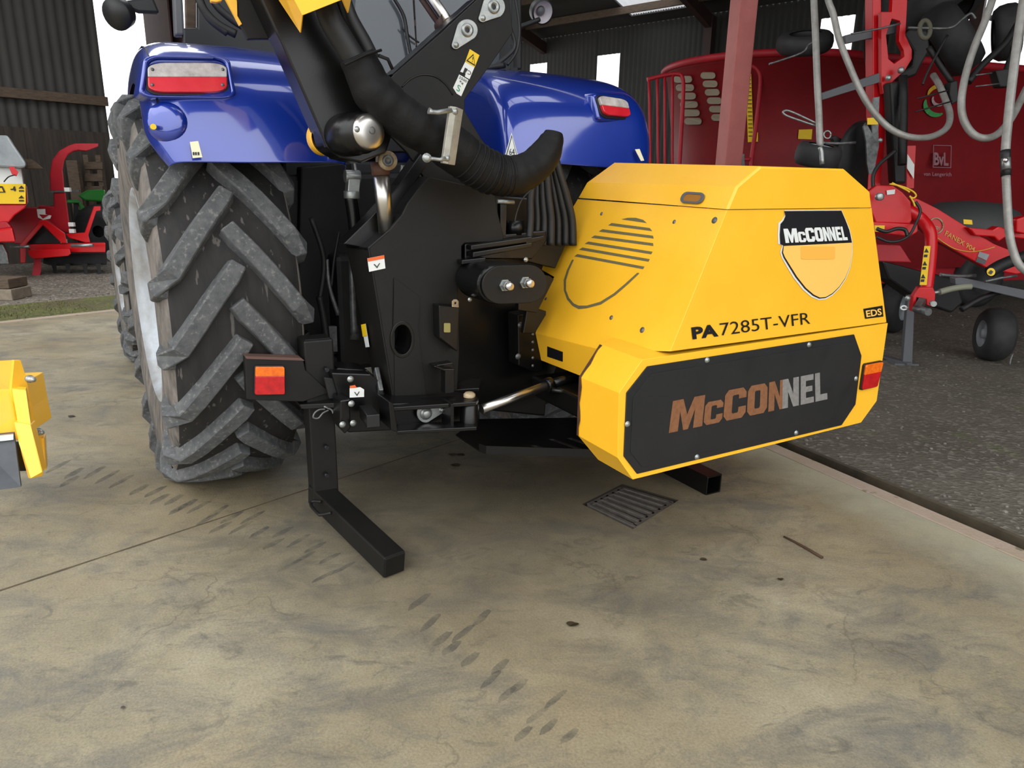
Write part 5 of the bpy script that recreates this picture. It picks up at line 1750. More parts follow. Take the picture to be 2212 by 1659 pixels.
# end plate
el = [(30, 778), (45, 778), (57, 815), (66, 860), (75, 905), (88, 940), (95, 985), (93, 1028), (66, 1034), (52, 985), (42, 940), (34, 900), (24, 842)]
pl_ = slab('end_plate', ep, el, .02, M['yellow'], fh, bevel=.002)
bolts('end_bolt', [(ep.hit(x, y), ep.n, .014, .05) for x, y in ((62, 818), (80, 932))], M['zinc'], pl_)
fd = Pl(D(20, 880, 3.15), (.15, -1, .1))
def back_(p, k=.5): return p + Vc((-.45, .75, 0)) * k
f_ = [D(-60, 845, 3.05), D(24, 841, 3.13), D(34, 900, 3.12), D(44, 950, 3.1), D(-60, 955, 3.0)]
t_ = [D(-60, 845, 3.05), D(24, 841, 3.13), D(28, 800, 3.3), D(32, 777, 3.45), D(-60, 782, 3.4)]
mb = MB(); mb.ext(f_, Vc((-.05, .3, 0))); mb.build('hood_front', M['yellow'], fh, bevel=.004)
mb = MB(); mb.ext(t_, -W * .02); mb.build('hood_top', M['yellow'], fh, bevel=.004)
mb = MB(); k_ = [D(25, 840, 3.1), D(56, 843, 3.08), D(67, 920, 3.06), D(38, 915, 3.08)]; mb.ext(k_, Vc((-.03, .05, 0))); mb.build('side_gusset', M['yellow'], fh, bevel=.003)
mb = MB(); mb.ext([D(30, 912, 3.07), D(66, 918, 3.05), D(92, 1020, 3.02), D(66, 1034, 3.0), D(42, 960, 3.03)], Vc((-.02, .06, 0))); mb.build('skid_cheek', M['yellow'], fh, bevel=.003)
mb = MB(); s_l = [D(-60, 945, 3.0), D(30, 936, 3.04), D(45, 1052, 2.98), D(-60, 1066, 2.9)]
mb.ext(s_l, Vc((-.01, .02, 0))); lab(mb.build('rubber_skirt', mat('grey_rubber_skirt', rgb(74, 78, 82), .6, 0, rgb(60, 62, 66), 8), fh), 'dark grey rubber skirt')
mb = MB(); mb.cyl(D(-60, 990, 3.35), D(60, 985, 3.35), .07); mb.build('rotor', M['dark'], fh)
mb = MB(); mb.ext([D(-60, 947, 2.99), D(29, 938, 3.03), D(29, 950, 3.02), D(-60, 960, 2.98)], Vc((-.01, .01, 0))); mb.build('skirt_clamp', M['zinc'], fh)
mb = MB(); mb.beam(ep.hit(80, 950) + Vc((-.06, .1, -.02)), ep.hit(86, 1030) + Vc((-.06, .1, 0)), .05, .1); mb.build('skid', M['yellow'], fh, bevel=.004)

# ------------------------------------------------------------------ left background
def zz(x, y): return (x / 3.77, 280 + y / 3.77)
def zl(l): return [zz(*p) for p in l]
yb_ = 11.6
SLABDIR[0] = Vc((-.54, .84, 0))
cb_ = PY(yb_)
base = PZ(0).hit(75, 610)
wc = thing('wood_chipper', 'red wood chipper with curved discharge chute on the gravel at left', 'wood chipper', Vc((cb_.hit(90, 600).x, yb_ + .3, 0)))
slab('discharge_chute', cb_, zl([(410, 505), (405, 360), (425, 250), (480, 175), (555, 130), (620, 110), (650, 118), (655, 168), (600, 178), (555, 205), (525, 255), (512, 330), (520, 400), (528, 505)]), .28, M['red_old'], wc, bevel=.02)
slab('chute_flap', cb_, zl([(630, 112), (800, 113), (800, 140), (705, 174), (640, 168)]), .26, M['red_old'], wc, bevel=.01)
slab('chute_trunk', cb_, zl([(438, 512), (535, 512), (572, 800), (590, 860), (380, 780), (310, 620), (438, 628)]), .4, M['red_old'], wc, bevel=.02)
mb = MB(); mb.beam(cb_.hit(*zz(390, 505)), cb_.hit(*zz(650, 498)), .03, .03); mb.build('chute_clamp', M['steel'], wc)
slab('rotor_housing', PY(yb_ - .15), zl([(60, 760), (90, 700), (150, 655), (220, 638), (300, 640), (370, 665), (400, 740), (470, 800), (530, 850), (300, 880), (200, 935), (120, 930), (70, 850)]), .5, M['red_old'], wc, bevel=.02)
slab('frame_a', PY(yb_ - .3), zl([(325, 745), (370, 735), (530, 845), (545, 925), (500, 925), (350, 775), (215, 935), (210, 1085), (165, 1085), (160, 940)]), .08, M['red'], wc, bevel=.01)
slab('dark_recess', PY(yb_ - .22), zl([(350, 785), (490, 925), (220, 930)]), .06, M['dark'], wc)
slab('cross_beam', PY(yb_ - .25), zl([(200, 950), (250, 935), (860, 925), (860, 1000), (590, 1000), (250, 990)]), .2, M['red'], wc, bevel=.01)
slab('front_panel', PY(yb_ - .4), zl([(222, 985), (400, 975), (565, 970), (578, 1012), (555, 1030), (270, 1052), (240, 1030)]), .1, M['red'], wc, bevel=.01)
slab('side_strut', PY(yb_ - .2), zl([(765, 625), (820, 625), (820, 660), (785, 665), (720, 860), (735, 920), (700, 920), (560, 880), (535, 850), (690, 840)]), .08, M['red'], wc, bevel=.008)
slab('stand_leg', PY(yb_ - .35), zl([(280, 1050), (335, 1045), (335, 1150), (320, 1205), (285, 1205), (260, 1180)]), .1, M['red_old'], wc)
slab('under_frame', PY(yb_), zl([(360, 1015), (870, 1010), (870, 1100), (430, 1110), (350, 1090)]), .4, M['dark'], wc)
for x in (440, 550, 690, 800):
    slab('tine', PY(yb_ - .1), zl([(x - 25, 1090), (x + 20, 1090), (x + 22, 1160), (x + 10, 1225), (x - 8, 1225), (x - 5, 1150)]), .04, M['dark'], wc)
mb = MB(); mb.cyl(PY(yb_ - .45).hit(*zz(85, 957)), PY(yb_ - .45).hit(*zz(240, 954)), .02); mb.build('linkage_pin', M['zinc'], wc); mb = MB(); mb.cyl(PY(yb_ - .45).hit(*zz(580, 945)), PY(yb_ - .45).hit(*zz(760, 942)), .025)
mb.build('linkage_pin', M['zinc'], wc)
decal('maker_plate', PY(yb_ - .16), zl([(300, 648), (370, 646), (372, 690), (420, 700), (410, 725), (350, 735), (310, 715)]), M['white'], wc)
decal('maker_plate', PY(yb_ - .17), zl([(318, 690), (400, 695), (350, 725)]), M['red_old'], wc)
for x, y in ((552, 488), (585, 772), (520, 908), (590, 825)): mb = MB(); mb.box(PY(yb_ - .2).hit(*zz(x, y)), .08, .05, .06); mb.build('white_fitting', M['white'], wc)

ws_ = thing('fertiliser_spreader', 'red spreader with grey tipped lid and yellow warning panel at the left edge', 'spreader', Vc((PY(10.6).hit(15, 560).x, 10.9, 0)))
ps = PY(10.6)
slab('hopper', ps, zl([(-200, 300), (170, 300), (190, 440), (215, 470), (225, 600), (200, 640), (120, 700), (60, 770), (-200, 770)]), .7, M['white'], ws_, bevel=.02)
slab('hopper_red', PY(10.56), zl([(-200, 606), (222, 606), (205, 640), (120, 700), (60, 775), (-200, 775)]), .72, M['red'], ws_, bevel=.02)
slab('red_edge', PY(10.55), zl([(195, 440), (212, 455), (224, 600), (205, 606)]), .1, M['red'], ws_)
slab('lid', PY(10.45), zl([(-200, 45), (62, 45), (100, 110), (212, 275), (205, 312), (150, 318), (-200, 292)]), 1.0, M['galv'], ws_, bevel=.03)
slab('lid_flap', PY(10.9), zl([(185, 238), (255, 240), (300, 270), (355, 318), (210, 318)]), .5, M['wood'], ws_)
slab('warning_panel', PY(10.52), zl([(-200, 436), (208, 444), (210, 605), (-200, 605)]), .01, M['yellow_film'], ws_)
pw_ = PY(10.51)
decal('warning_triangle', pw_, zl([(0, 460), (20, 460), (45, 512), (-20, 512)]), M['ink'], ws_); decal('warning_triangle', pw_, zl([(5, 475), (17, 475), (30, 505), (-15, 505)]), M['yellow_film'], ws_, off=.006)
decal('pictogram', pw_, zl([(85, 482), (105, 480), (113, 462), (122, 462), (124, 480), (130, 486), (120, 505), (112, 492), (88, 492)]), M['ink'], ws_)
for y0 in (455, 535): decal('pictogram', pw_, zl([(150, y0 + 25), (175, y0), (198, y0 + 25)]), M['ink'], ws_); decal('pictogram', pw_, zl([(155, y0 + 38), (195, y0 + 38), (195, y0 + 50), (155, y0 + 50)]), M['ink'], ws_)
slab('frame_box', PY(10.3), zl([(-200, 840), (98, 800), (125, 918), (-200, 922)]), .4, M['red'], ws_, bevel=.02)
slab('frame_ear', PY(10.4), zl([(-200, 770), (50, 748), (98, 800), (-200, 845)]), .3, M['red_old'], ws_, bevel=.02)
slab('disc_guard', PY(10.5), zl([(-200, 925), (20, 930), (60, 1010), (75, 1100), (-200, 1100)]), .3, M['steel'], ws_, bevel=.02)
slab('latch', PY(10.4), zl([(70, 302), (110, 300), (150, 345), (135, 380), (100, 370)]), .05, M['red'], ws_)
cable('latch_cable', [zz(120, 370) + (1.2,), zz(70, 385) + (1.2,), zz(32, 425) + (1.2,)], PY(10.38), M['ink'], ws_)

for k, (l, h, lb) in enumerate((([(-20, 606), (22, 604), (25, 642), (-20, 645)], .35, 'pale rough concrete block at the left edge, lower of two in the stack'),)):
    p = PY(9.6)
P0 = PZ(0).hit(22, 650); mb = MB(); mb.box(P0 + Vc((-.35, .2, .07)), .75, .38, .14); o = mb.build('concrete_block', M['block'], origin=P0, bevel=.01)
tag(o, 'lower pale concrete block on the ground at the left picture edge', 'block', 'blocks stacked at the left edge')
mb = MB(); mb.box(P0 + Vc((-.36, .2, .205)), .72, .36, .12); o = mb.build('concrete_block', M['wood'], origin=P0 + W * .14, bevel=.01)
tag(o, 'browner upper block lying on the pale block at the left edge', 'block', 'blocks stacked at the left edge')

gmn = thing('green_implement', 'green farm implement parked behind the red wood chipper', 'implement', Vc((PY(12.6).hit(190, 560).x, 12.8, 0)))
slab('green_cover', PY(12.5), zl([(640, 540), (720, 495), (860, 490), (860, 590), (690, 580)]), .5, M['green'], gmn, bevel=.03)
slab('green_arm', PY(12.5), zl([(545, 575), (640, 570), (700, 640), (800, 640), (800, 670), (660, 670), (640, 600), (545, 602)]), .2, M['green'], gmn, bevel=.02)
mb = MB(); c_ = PY(12.4).hit(*zz(800, 830)); mb.lathe(c_, Vc((0, -1, 0)), [(0, .1), (.03, .22), (.05, .36), (-.05, .45), (-.25, .45)], 32); mb.build('wheel', M['tyre_far'], gmn)
slab('green_frame', PY(12.6), zl([(600, 600), (640, 600), (640, 900), (600, 900)]), .1, M['dark'], gmn)
slab('green_frame', PY(12.6), zl([(640, 660), (860, 650), (860, 1000), (640, 1000)]), .4, M['dark'], gmn)
p = PY(13.45); q0 = p.hit(*zz(690, 420)); q1 = p.hit(*zz(835, 420))
plt = thing('timber_pallet', 'weathered timber pallet standing on end against the left shed wall', 'pallet', Vc((q0.x, 13.5, 0)))
for (y0, y1) in ((262, 320), (360, 420), (460, 520)):
    MB().ext(pts(p, zl([(690, y0), (835, y0), (835, y1), (690, y1)])), Vc((0, .03, 0))).build('slat', M['wood'], plt)
for x in (q0.x + .05, q1.x - .05): mb = MB(); mb.box(Vc((x, 13.53, .95)), .09, .09, 1.9); mb.build('batten', M['wood'], plt)
p = PY(13.2); P = pts(p, zl([(535, 250), (625, 250), (632, 700), (545, 700)]))
P = [Vc((q.x, q.y, max(q.z, 0))) for q in P]
o = MB().ext([P[0], P[1], Vc((P[1].x, P[1].y, 0)), Vc((P[0].x, P[0].y, 0))], Vc((0, .1, 0))).build('timber_board', M['wood'], origin=Vc((P[0].x, P[0].y, 0)))
tag(o, 'upright brown board leaning at the left shed behind the chipper chute', 'board')

SLABDIR[0] = None
# ------------------------------------------------------------------ red mixer wagon
mx_c = Vc((3.25, 9.8, 0))
MX = Vc((.955, .295, 0)).normalized(); MY = Vc((-.295, .955, 0)).normalized()
mw = thing('mixer_wagon', 'large dark red feed mixer wagon tub standing behind the pink column', 'mixer wagon', mx_c)


def stad(hl, r, z):
    o = []
    n = 22
    for i in range(n + 1):
        t = -pi / 2 + pi * i / n; o.append(mx_c + MX * (hl + r * cos(t)) + MY * (r * sin(t)) + W * z)
    for i in range(n + 1):
        t = pi / 2 + pi * i / n; o.append(mx_c + MX * (-hl + r * cos(t)) + MY * (r * sin(t)) + W * z)
    return o


hl_, off_ = 2.0, 2.0
mx_c = mx_c + MX * off_
rows = [stad(hl_, r, z) for r, z in ((.92, .55), (.97, .8), (1.18, 2.0), (1.32, 2.88), (1.36, 2.9), (1.38, 2.95), (1.36, 3.0), (1.32, 3.0), (1.30, 2.9), (1.1, 1.6))]
rows = [r + [r[0]] for r in rows]
tub = MB().grid(rows).build('tub', M['maroon'], mw)
rg = stad(hl_, 1.36, 2.96); rg.append(rg[0])
MB().tube(rg, .045, 10, caps=False).build('tub_rim', M['red_old'], mw)
mb = MB(); mb.ext(stad(hl_, .85, .55), -W * .2); mb.build('chassis', M['red_old'], mw)
for k in (-1, 1):
    mb = MB(); c_ = mx_c + MX * (1.0) + MY * k * .85 + W * .4
    mb.lathe(c_, MY * k, [(-.14, .2), (-.14, .34), (-.1, .4), (.1, .4), (.14, .34), (.14, .2), (.08, .18), (.08, 0)], 32); mb.build('wheel', M['tyre_far'], mw)
MB().tbox(0, .01, 0, .01, 0, .01).bm.free()
mb = MB(); mb.beam(mx_c - MX * 3.6 + W * .5, mx_c - MX * 2.0 + W * .6, .16, .16); mb.build('drawbar', M['red_old'], mw)


def tubpt(px, py, off=.0):
    """nearest point of the tub wall on the sight ray"""
    d = ray(px, py); t = 4.0
    while t < 20:
        p = C0 + d * t; q = p - mx_c; x, y = q.dot(MX), q.dot(MY)
        z = max(min(p.z, 3.0), .5); r = .97 + (z - .8) * (1.18 - .97) / 1.2 if z < 2 else 1.18 + (z - 2) * (.14) / .88
        dx = max(abs(x) - hl_, 0)
        if sqrt(dx * dx + y * y) < r + off: return p
        t += .01
    return C0 + d * 10


def tubdecal(name, l, m, off=.02, th=.004):
    P = [tubpt(x, y, off) for x, y in l]
    # split long outlines are already small enough to lie on the wall
    return MB().ext(P, MY * th).build(name, m, mw)


def z5(x, y): return (1100 + x / 3.687, y / 3.687)
# elongated viewing slots
sm2 = mat('slot_mesh', rgb(140, 128, 108), .8)
for k in range(6):
    y = 632 + k * 67; x = 1312 + k * 17
    for (dx0, dx1) in ((0, 145 - k * 2), (215, 330)):
        cy = y - (30 if dx0 else 0); x0, x1 = x + dx0, x + dx1
        cap = [z5(*q) for q in rr(x0, cy - 28, x1, cy + 26, 26, 4)]
        P = [tubpt(px, py, .03) for px, py in cap]
        c_ = sum(P, Vc()) / len(P)
        MB().ext(P, MY * .01).build('viewing_slot', sm2, mw)
for k in range(4):
    cap = [z5(*q) for q in rr(1760, 700 + k * 72, 1815 + k * 10, 750 + k * 72, 22, 4)]
    MB().ext([tubpt(px, py, .03) for px, py in cap], MY * .01).build('viewing_slot', sm2, mw)
tubdecal('ruler_sticker', [z5(*p) for p in ((1885, 592), (1928, 588), (1945, 1130), (1902, 1132))], M['yellow_film'])
tubdecal('ruler_sticker', [z5(*p) for p in ((1950, 1055), (1982, 1055), (1980, 1128), (1948, 1128))], M['yellow_film'])
tubdecal('yellow_label', [(1726, 280), (1755, 279), (1753, 301), (1724, 300)], M['yellow_film'])
mb = MB()
for k in range(16): 
    y = 600 + k * 32; P = [tubpt(*z5(*q), .035) for q in ((1892 + k, y), (1925 + k, y), (1925 + k, y + 6), (1892 + k, y + 6))]; mb.ext(P, MY * .002)
mb.build('ruler_ticks', M['ink'], mw)
# platform ladder and hoops
def tubeD(name, l, d, r, m, par, n=6):
    P = [D(x, y, d) for x, y in l]; R_ = [r] * len(P); P, R_ = smooth_path(P, R_, n); return MB().tube(P, R_, 10).build(name, m, par)
dl = depth_of(tubpt(1500, 250)) - .45
tubeD('ladder_rail', [(1398, 172), (1430, 164), (1462, 160), (1474, 168), (1476, 200), (1472, 280), (1468, 352), (1466, 380)], dl, .024, M['red_old'], mw)
for x, y0 in ((1402, 172), (1420, 166), (1436, 164), (1453, 162)):
    tubeD('ladder_bar', [(x, y0), (x + (1440 - x) * .05, 270), (x + (1440 - x) * .08, 380)], dl, .016, M['red_old'], mw, 2)
dl2 = depth_of(tubpt(1620, 250)) - .2
tubeD('hoop_rail', [(1590, 155), (1600, 145), (1618, 142), (1634, 150), (1642, 168), (1640, 210), (1632, 280), (1624, 340), (1622, 380)], dl2, .024, M['red_old'], mw)
tubeD('hoop_rail', [(1570, 343), (1600, 344), (1626, 344)], dl2, .022, M['red_old'], mw, 2)
slab('strap', PY(dl2 * .99), [(1597, 332), (1608, 332), (1610, 365), (1600, 365)], .02, M['steel'], mw)
# logo on the right part
def z6(x, y): return (1650 + x / 3.936, y / 3.936)
def curved(name, pxl, w0, m, off=.03):
    """flat ribbon decal following the wall"""
    a, b = [], []
    for (x, y, r) in pxl:
        pass
def arcdecal(name, cx, cy, r0, r1, a0, a1, m):
    n = 14; A1_, B1_ = [], []
    for i in range(n + 1):
        t = radians(a0 + (a1 - a0) * i / n); taper = sin(pi * min(max((i + .5) / (n + 1), 0), 1)) ** .6
        rm_ = (r0 + r1) / 2; hw = (r1 - r0) / 2 * taper
        A1_.append(tubpt(*z6(cx + (rm_ + hw) * cos(t), cy + (rm_ + hw) * sin(t)), .03)); B1_.append(tubpt(*z6(cx + (rm_ - hw) * cos(t), cy + (rm_ - hw) * sin(t)), .03))
    return MB().grid([A1_, B1_], False).build(name, m, mw)
arcdecal('logo_green_swirl', 1470, 880, 75, 120, 60, 200, mat('logo_green', rgb(60, 150, 80), .5))
arcdecal('logo_yellow_swirl', 1490, 830, 80, 112, 190, 300, mat('logo_yellow', rgb(200, 160, 40), .5))
arcdecal('logo_yellow_swirl', 1510, 790, 40, 75, -80, 30, mat('logo_yellow_2', rgb(200, 170, 50), .5))
arcdecal('logo_white_swirl', 1485, 845, 35, 62, 20, 210, mat('logo_white', rgb(170, 150, 150), .5))
lg = mat('logo_pale', rgb(150, 110, 118), .6)
tpl = Pl(tubpt(*z6(1500, 1380), .03), (C0 - tubpt(*z6(1500, 1380))).normalized() * Vc((1, 1, 0)).length)
cpt = tubpt(*z6(1500, 1380), .05); tpl = Pl(cpt, Vc((-MY.x, -MY.y, .15)))
text('tub_lettering', 'BvL', tpl, [z6(1428, 1410), z6(1552, 1415), z6(1550, 1302), z6(1430, 1300)], lg, mw, off=.03, bold=.03)
text('tub_lettering', 'van Lengerich', tpl, [z6(1340, 1508), z6(1575, 1512), z6(1578, 1470), z6(1342, 1465)], lg, mw, off=.03, bold=.01)
text('tub_lettering', '20-2S', tpl, [z6(1735, 822), z6(1865, 828), z6(1872, 772), z6(1742, 765)], lg, mw, off=.03, bold=.01)
slab('logo_frame', tpl, [z6(*p) for p in ((1424, 1236), (1578, 1240), (1574, 1432), (1420, 1428))], .002, lg, mw, holes=[[z6(*p) for p in ((1428, 1242), (1573, 1246), (1569, 1426), (1425, 1422))]], off=.03, bevel=0)

# ------------------------------------------------------------------ hay tedder
td = thing('hay_tedder', 'folded red hay tedder with grey guard tubes and black wheels at the right', 'hay tedder', PZ(0).hit(1960, 790))


def tb(name, l, d, r_px, m, n=6, seg=10):
    if not isinstance(d, (list, tuple)): d = [d] * len(l)
    P = [D(x, y, dd) for (x, y), dd in zip(l, d)]
    R_ = [r_px * dd / FPX for dd in d]
    P, R_ = smooth_path(P, R_, n); return MB().tube(P, R_, seg).build(name, m, td)


def wheelD(name, x, y, d, r, w_, ax, m=None, hub=True):
    c_ = D(x, y, d); mb = MB()
    mb.lathe(c_, ax, [(-w_ * .5, r * .55), (-w_ * .5, r * .85), (-w_ * .3, r * .97), (0, r), (w_ * .3, r * .97), (w_ * .5, r * .85), (w_ * .5, r * .55)], 32)
    o = mb.build(name, M['tyre_far'], td)
    mb = MB(); mb.lathe(c_, ax, [(-w_ * .45, r * .56), (-w_ * .2, r * .5), (-w_ * .2, 0)], 28); mb.lathe(c_, ax, [(w_ * .45, r * .56), (w_ * .2, r * .5), (w_ * .2, 0)], 28)
    mb.build('wheel_hub', M['galv'] if hub else M['dark'], o)
    return o


ctd = 6.4
# mast: bright red profile
pmx = Pl(D(1900, 200, 6.2), (.1, -1, 0))
slab('mast', pmx, [z6(*p) for p in ((925, -500), (1000, -500), (1000, 540), (1040, 700), (1030, 1150), (1025, 1230), (985, 1660), (880, 1660), (900, 1300), (940, 1200), (930, 800))], .12, M['red'], td, bevel=.006)
slab('mast_plate', Pl(D(1900, 200, 6.12), (.1, -1, 0)), [z6(*p) for p in ((1000, 100), (1090, 100), (1110, -400), (1240, -400), (1215, 130), (1205, 300), (1260, 420), (1260, 500), (1200, 600), (1110, 680), (1060, 740), (1015, 800), (1000, 700))], .05, M['red'], td, bevel=.004,
     holes=[[z6(*p) for p in ((1090, 160), (1160, 180), (1150, 350), (1190, 430), (1195, 480), (1110, 540), (1060, 500), (1040, 300))]])
slab('frame_bar', Pl(D(1850, 60, 6.05), (.1, -1, 0)), [z6(*p) for p in ((690, 300), (1165, 180), (1165, 270), (700, 370))], .06, M['grey_trim'], td, bevel=.004)
slab('frame_bar', Pl(D(1850, 180, 6.05), (.1, -1, 0)), [z6(*p) for p in ((495, 790), (985, 620), (985, 700), (500, 850))], .06, M['grey_trim'], td, bevel=.004)
slab('gear_tube', Pl(D(1950, 260, 6.1), (.1, -1, 0)), [z6(*p) for p in ((1075, 700), (1215, 680), (1215, 1560), (1120, 1560))], .12, M['dark'], td, bevel=.02)
tb('ram', [z6(1185, 650), z6(1185, 1000), z6(1175, 1400)], 6.0, 9, M['dark'], 2)
slab('zinc_bracket', Pl(D(1880, 260, 6.0), (.1, -1, 0)), [z6(*p) for p in ((935, 830), (985, 820), (980, 960), (975, 1100), (980, 1240), (950, 1400), (945, 1480), (895, 1480), (880, 1400), (870, 1200), (845, 1080), (870, 1040), (920, 1130), (925, 960))], .02, M['steel'], td, bevel=.002)
slab('warning_sticker', Pl(D(1880, 262, 5.97), (.1, -1, 0)), [z6(*p) for p in ((880, 1003), (970, 1000), (970, 1058), (880, 1060))], .003, M['yellow_film'], td, bevel=0)
slab('marker_board', Pl(D(1960, 350, 6.5), (.1, -1, 0)), [z6(*p) for p in ((1222, 1240), (1292, 1238), (1275, 1600), (1215, 1600))], .01, M['red'], td, bevel=0)
slab('marker_stripe', Pl(D(1960, 350, 6.48), (.1, -1, 0)), [z6(*p) for p in ((1222, 1310), (1280, 1400), (1275, 1520), (1218, 1430))], .005, M['white'], td, bevel=0)
# grey guard tubes
tb('guard_tube', [z6(410, -700), z6(425, -40), z6(440, 300), z6(455, 700), z6(470, 1000), z6(478, 1255)], 5.7, 7.2, M['grey_tube'], 4)
tb('guard_tube', [z6(420, -600), z6(535, -50), z6(590, 120), z6(640, 330), z6(720, 540), z6(830, 790), z6(940, 960), z6(1070, 1090), z6(1220, 1160), z6(1380, 1170), z6(1500, 1130), z6(1570, 1060), z6(1580, 960), z6(1540, 840), z6(1490, 720), z6(1440, 640)],
   [5.5, 5.5, 5.5, 5.5, 5.5, 5.5, 5.5, 5.5, 5.5, 5.55, 5.6, 5.7, 5.8, 5.9, 6.0, 6.1], 6.8, M['grey_tube'], 6)
tb('guard_tube', [z6(2130, -600), z6(1955, -40), z6(1880, 180), z6(1790, 400), z6(1715, 640), z6(1680, 860), z6(1700, 1020), z6(1780, 1140), z6(1890, 1175), z6(2000, 1130), z6(2100, 1010), z6(2180, 860), z6(2260, 700)],
   [5.3] * 9 + [5.4, 5.5, 5.6, 5.7], 7.8, M['grey_tube'], 6)
tb('guard_tube', [z6(2300, -600), z6(2215, -40), z6(2150, 400), z6(2100, 800), z6(2060, 1200), z6(2055, 1300)], 5.0, 9.2, M['grey_tube'], 4)
tb('guard_tube', [(2173, 380), (2176, 440), (2180, 500), (2188, 540), (2204, 575), (2240, 600)], 5.0, 8.5, M['grey_tube'], 5)
tb('tube_sleeve', [(2172, 325), (2172, 350), (2173, 380)], 5.0, 10.5, M['rubber'], 2)
tb('tube_clamp', [(2173, 342), (2174, 366)], 4.96, 9, M['zinc'], 2)
mb = MB(); bolt(mb, D(2172, 346, 4.9), -Vc((0, 1, 0)), .014); mb.build('clamp_bolt', M['chrome'], td)
# wheels
wheelD('wheel', 1767, 336, 5.8, .18, .17, Vc((.12, -.2, 1)))
tb('tube_foot', [z6(478, 1250), z6(492, 1300), z6(495, 1400)], 5.55, 5, M['zinc'], 2)
wheelD('wheel', 1738, 92, 6.8, .26, .16, Vc((.15, .35, -1)), hub=False)
wheelD('wheel', 1905, 40, 6.5, .26, .16, Vc((1, -.5, 0)), hub=False)
mb = MB(); c_ = D(1880, 60, 6.45)
mb.lathe(c_, Vc((1, -.7, .1)), [(0, .0), (0, .36), (.03, .38), (.06, .36), (.06, 0)], 32); mb.build('rotor_disc', M['dark'], td)
# big dark wheels upper right
wheelD('wheel', 2030, 20, 6.9, .42, .34, Vc((.5, -.5, -.6)), hub=False)
wheelD('wheel', 2055, 85, 6.6, .34, .30, Vc((.7, -.4, .6)), hub=False)
wheelD('wheel', 2175, 70, 6.4, .24, .2, Vc((1, -.5, .2)), hub=False)
tb('tine_bar', [z6(1225, 235), z6(1400, 240), z6(1590, 235), z6(1690, 160), z6(1760, 115), z6(1800, 160)], 5.9, 2.8, M['steel'], 5)
tb('tine_bar', [z6(1300, 840), z6(1560, 770)], 5.8, 1.6, M['dark'], 2)
tb('tine_bar', [z6(1290, 950), z6(1600, 860)], 5.8, 1.6, M['dark'], 2)
tb('tine_bar', [z6(1800, 640), z6(1940, 620)], 5.8, 1.5, M['steel'], 2)
tb('tine_bar', [z6(1800, 735), z6(2000, 712)], 5.8, 1.5, M['steel'], 2)
tb('tine_bar', [z6(45, 545), z6(320, 450), z6(380, 380), z6(460, 340)], 6.3, 2.2, M['steel'], 4)
tb('tine_bar', [z6(740, 290), z6(1000, 240), z6(1160, 200)], 5.9, 2, M['steel'], 2)
tb('tine_loop', [z6(440, 1070), z6(250, 1005), z6(180, 975), z6(165, 950), z6(200, 940), z6(270, 965), z6(450, 1050)], 6.0, 2.4, M['zinc'], 4)
tb('stay', [z6(1400, 400), z6(1500, 560), z6(1600, 700)], 5.95, 6, M['dark'], 3)
tb('stay', [z6(1740, 700), z6(1850, 560), z6(2050, 370), z6(2160, 200)], 6.0, 7, M['dark'], 3)
tb('stay', [z6(2050, 640), z6(2090, 520), z6(2130, 400)], 6.0, 7, M['dark'], 3)
tb('stay', [z6(1930, 155), z6(2060, 110), z6(2212, 70)], 6.6, 6, M['galv'], 3)
slab('gearbox', Pl(D(2010, 90, 6.2), (0, -1, 0)), [z6(*p) for p in ((1190, 300), (1240, 240), (1400, 250), (1420, 420), (1350, 540), (1300, 640), (1180, 680), (1150, 620), (1260, 560), (1280, 440))], .15, M['dark'], td, bevel=.02)
slab('tine_head', Pl(D(2070, 200, 5.9), (0, -1, 0)), [z6(*p) for p in ((1590, 700), (1650, 680), (1660, 860), (1600, 890), (1580, 800))], .1, M['dark'], td, bevel=.01)
slab('tine_head', Pl(D(2170, 170, 5.9), (0, -1, 0)), [z6(*p) for p in ((1970, 600), (2090, 580), (2100, 740), (2010, 740))], .1, M['dark'], td, bevel=.01)
mb = MB(); c_ = D(1945, 152, 6.02); mb.lathe(c_, Vc((0, -1, 0)), [(0, .026), (.02, .026), (.03, .018), (.03, 0)], 16)
mb.build('mast_bolt', M['zinc'], td); bolts('mast_bolt', [(D(1919, 168, 6.05), Vc((0, -1, 0)), .02), (D(1902, 303, 6.0), Vc((0, -1, 0)), .015)], M['zinc'], td)
tb('coil_ring', [z6(1370 + 45 * cos(t), 250 + 75 * sin(t)) for t in [k * pi / 6 for k in range(13)]], 5.9, 5, mat('rope_ring', rgb(88, 86, 72), .8), 3)
tb('spring_ring', [z6(540 + 30 * cos(t), 1145 + 32 * sin(t)) for t in [k * pi / 6 for k in range(13)]], 5.9, 1.8, M['zinc'], 2)
tb('tine_bar', [z6(510, 1215), z6(640, 1220), z6(780, 1212)], 6.0, 3, M['steel'], 2)
slab('side_arm', Pl(D(1830, 300, 6.2), (.1, -1, 0)), [z6(*p) for p in ((580, 1170), (610, 1150), (780, 1240), (760, 1330), (700, 1400), (640, 1290))], .06, M['dark'], td, bevel=.01)
mb = MB(); c_ = D(1850, 345, 6.35); mb.lathe(c_, Vc((.6, -1, 0)), [(0, 0), (0, .30), (.03, .33), (.06, .30), (.06, 0)], 36)
mb.build('rotor_disc', M['dark'], td)
tb('hydraulic_hose', [z6(930, 1600), z6(930, 1490), z6(980, 1400), z6(1060, 1330), z6(1120, 1280)], 5.95, 4, M['rubber'], 5)
tb('hydraulic_hose', [z6(1560, 300), z6(1450, 500), z6(1380, 640), z6(1350, 720)], 5.9, 2.5, M['rubber'], 4)

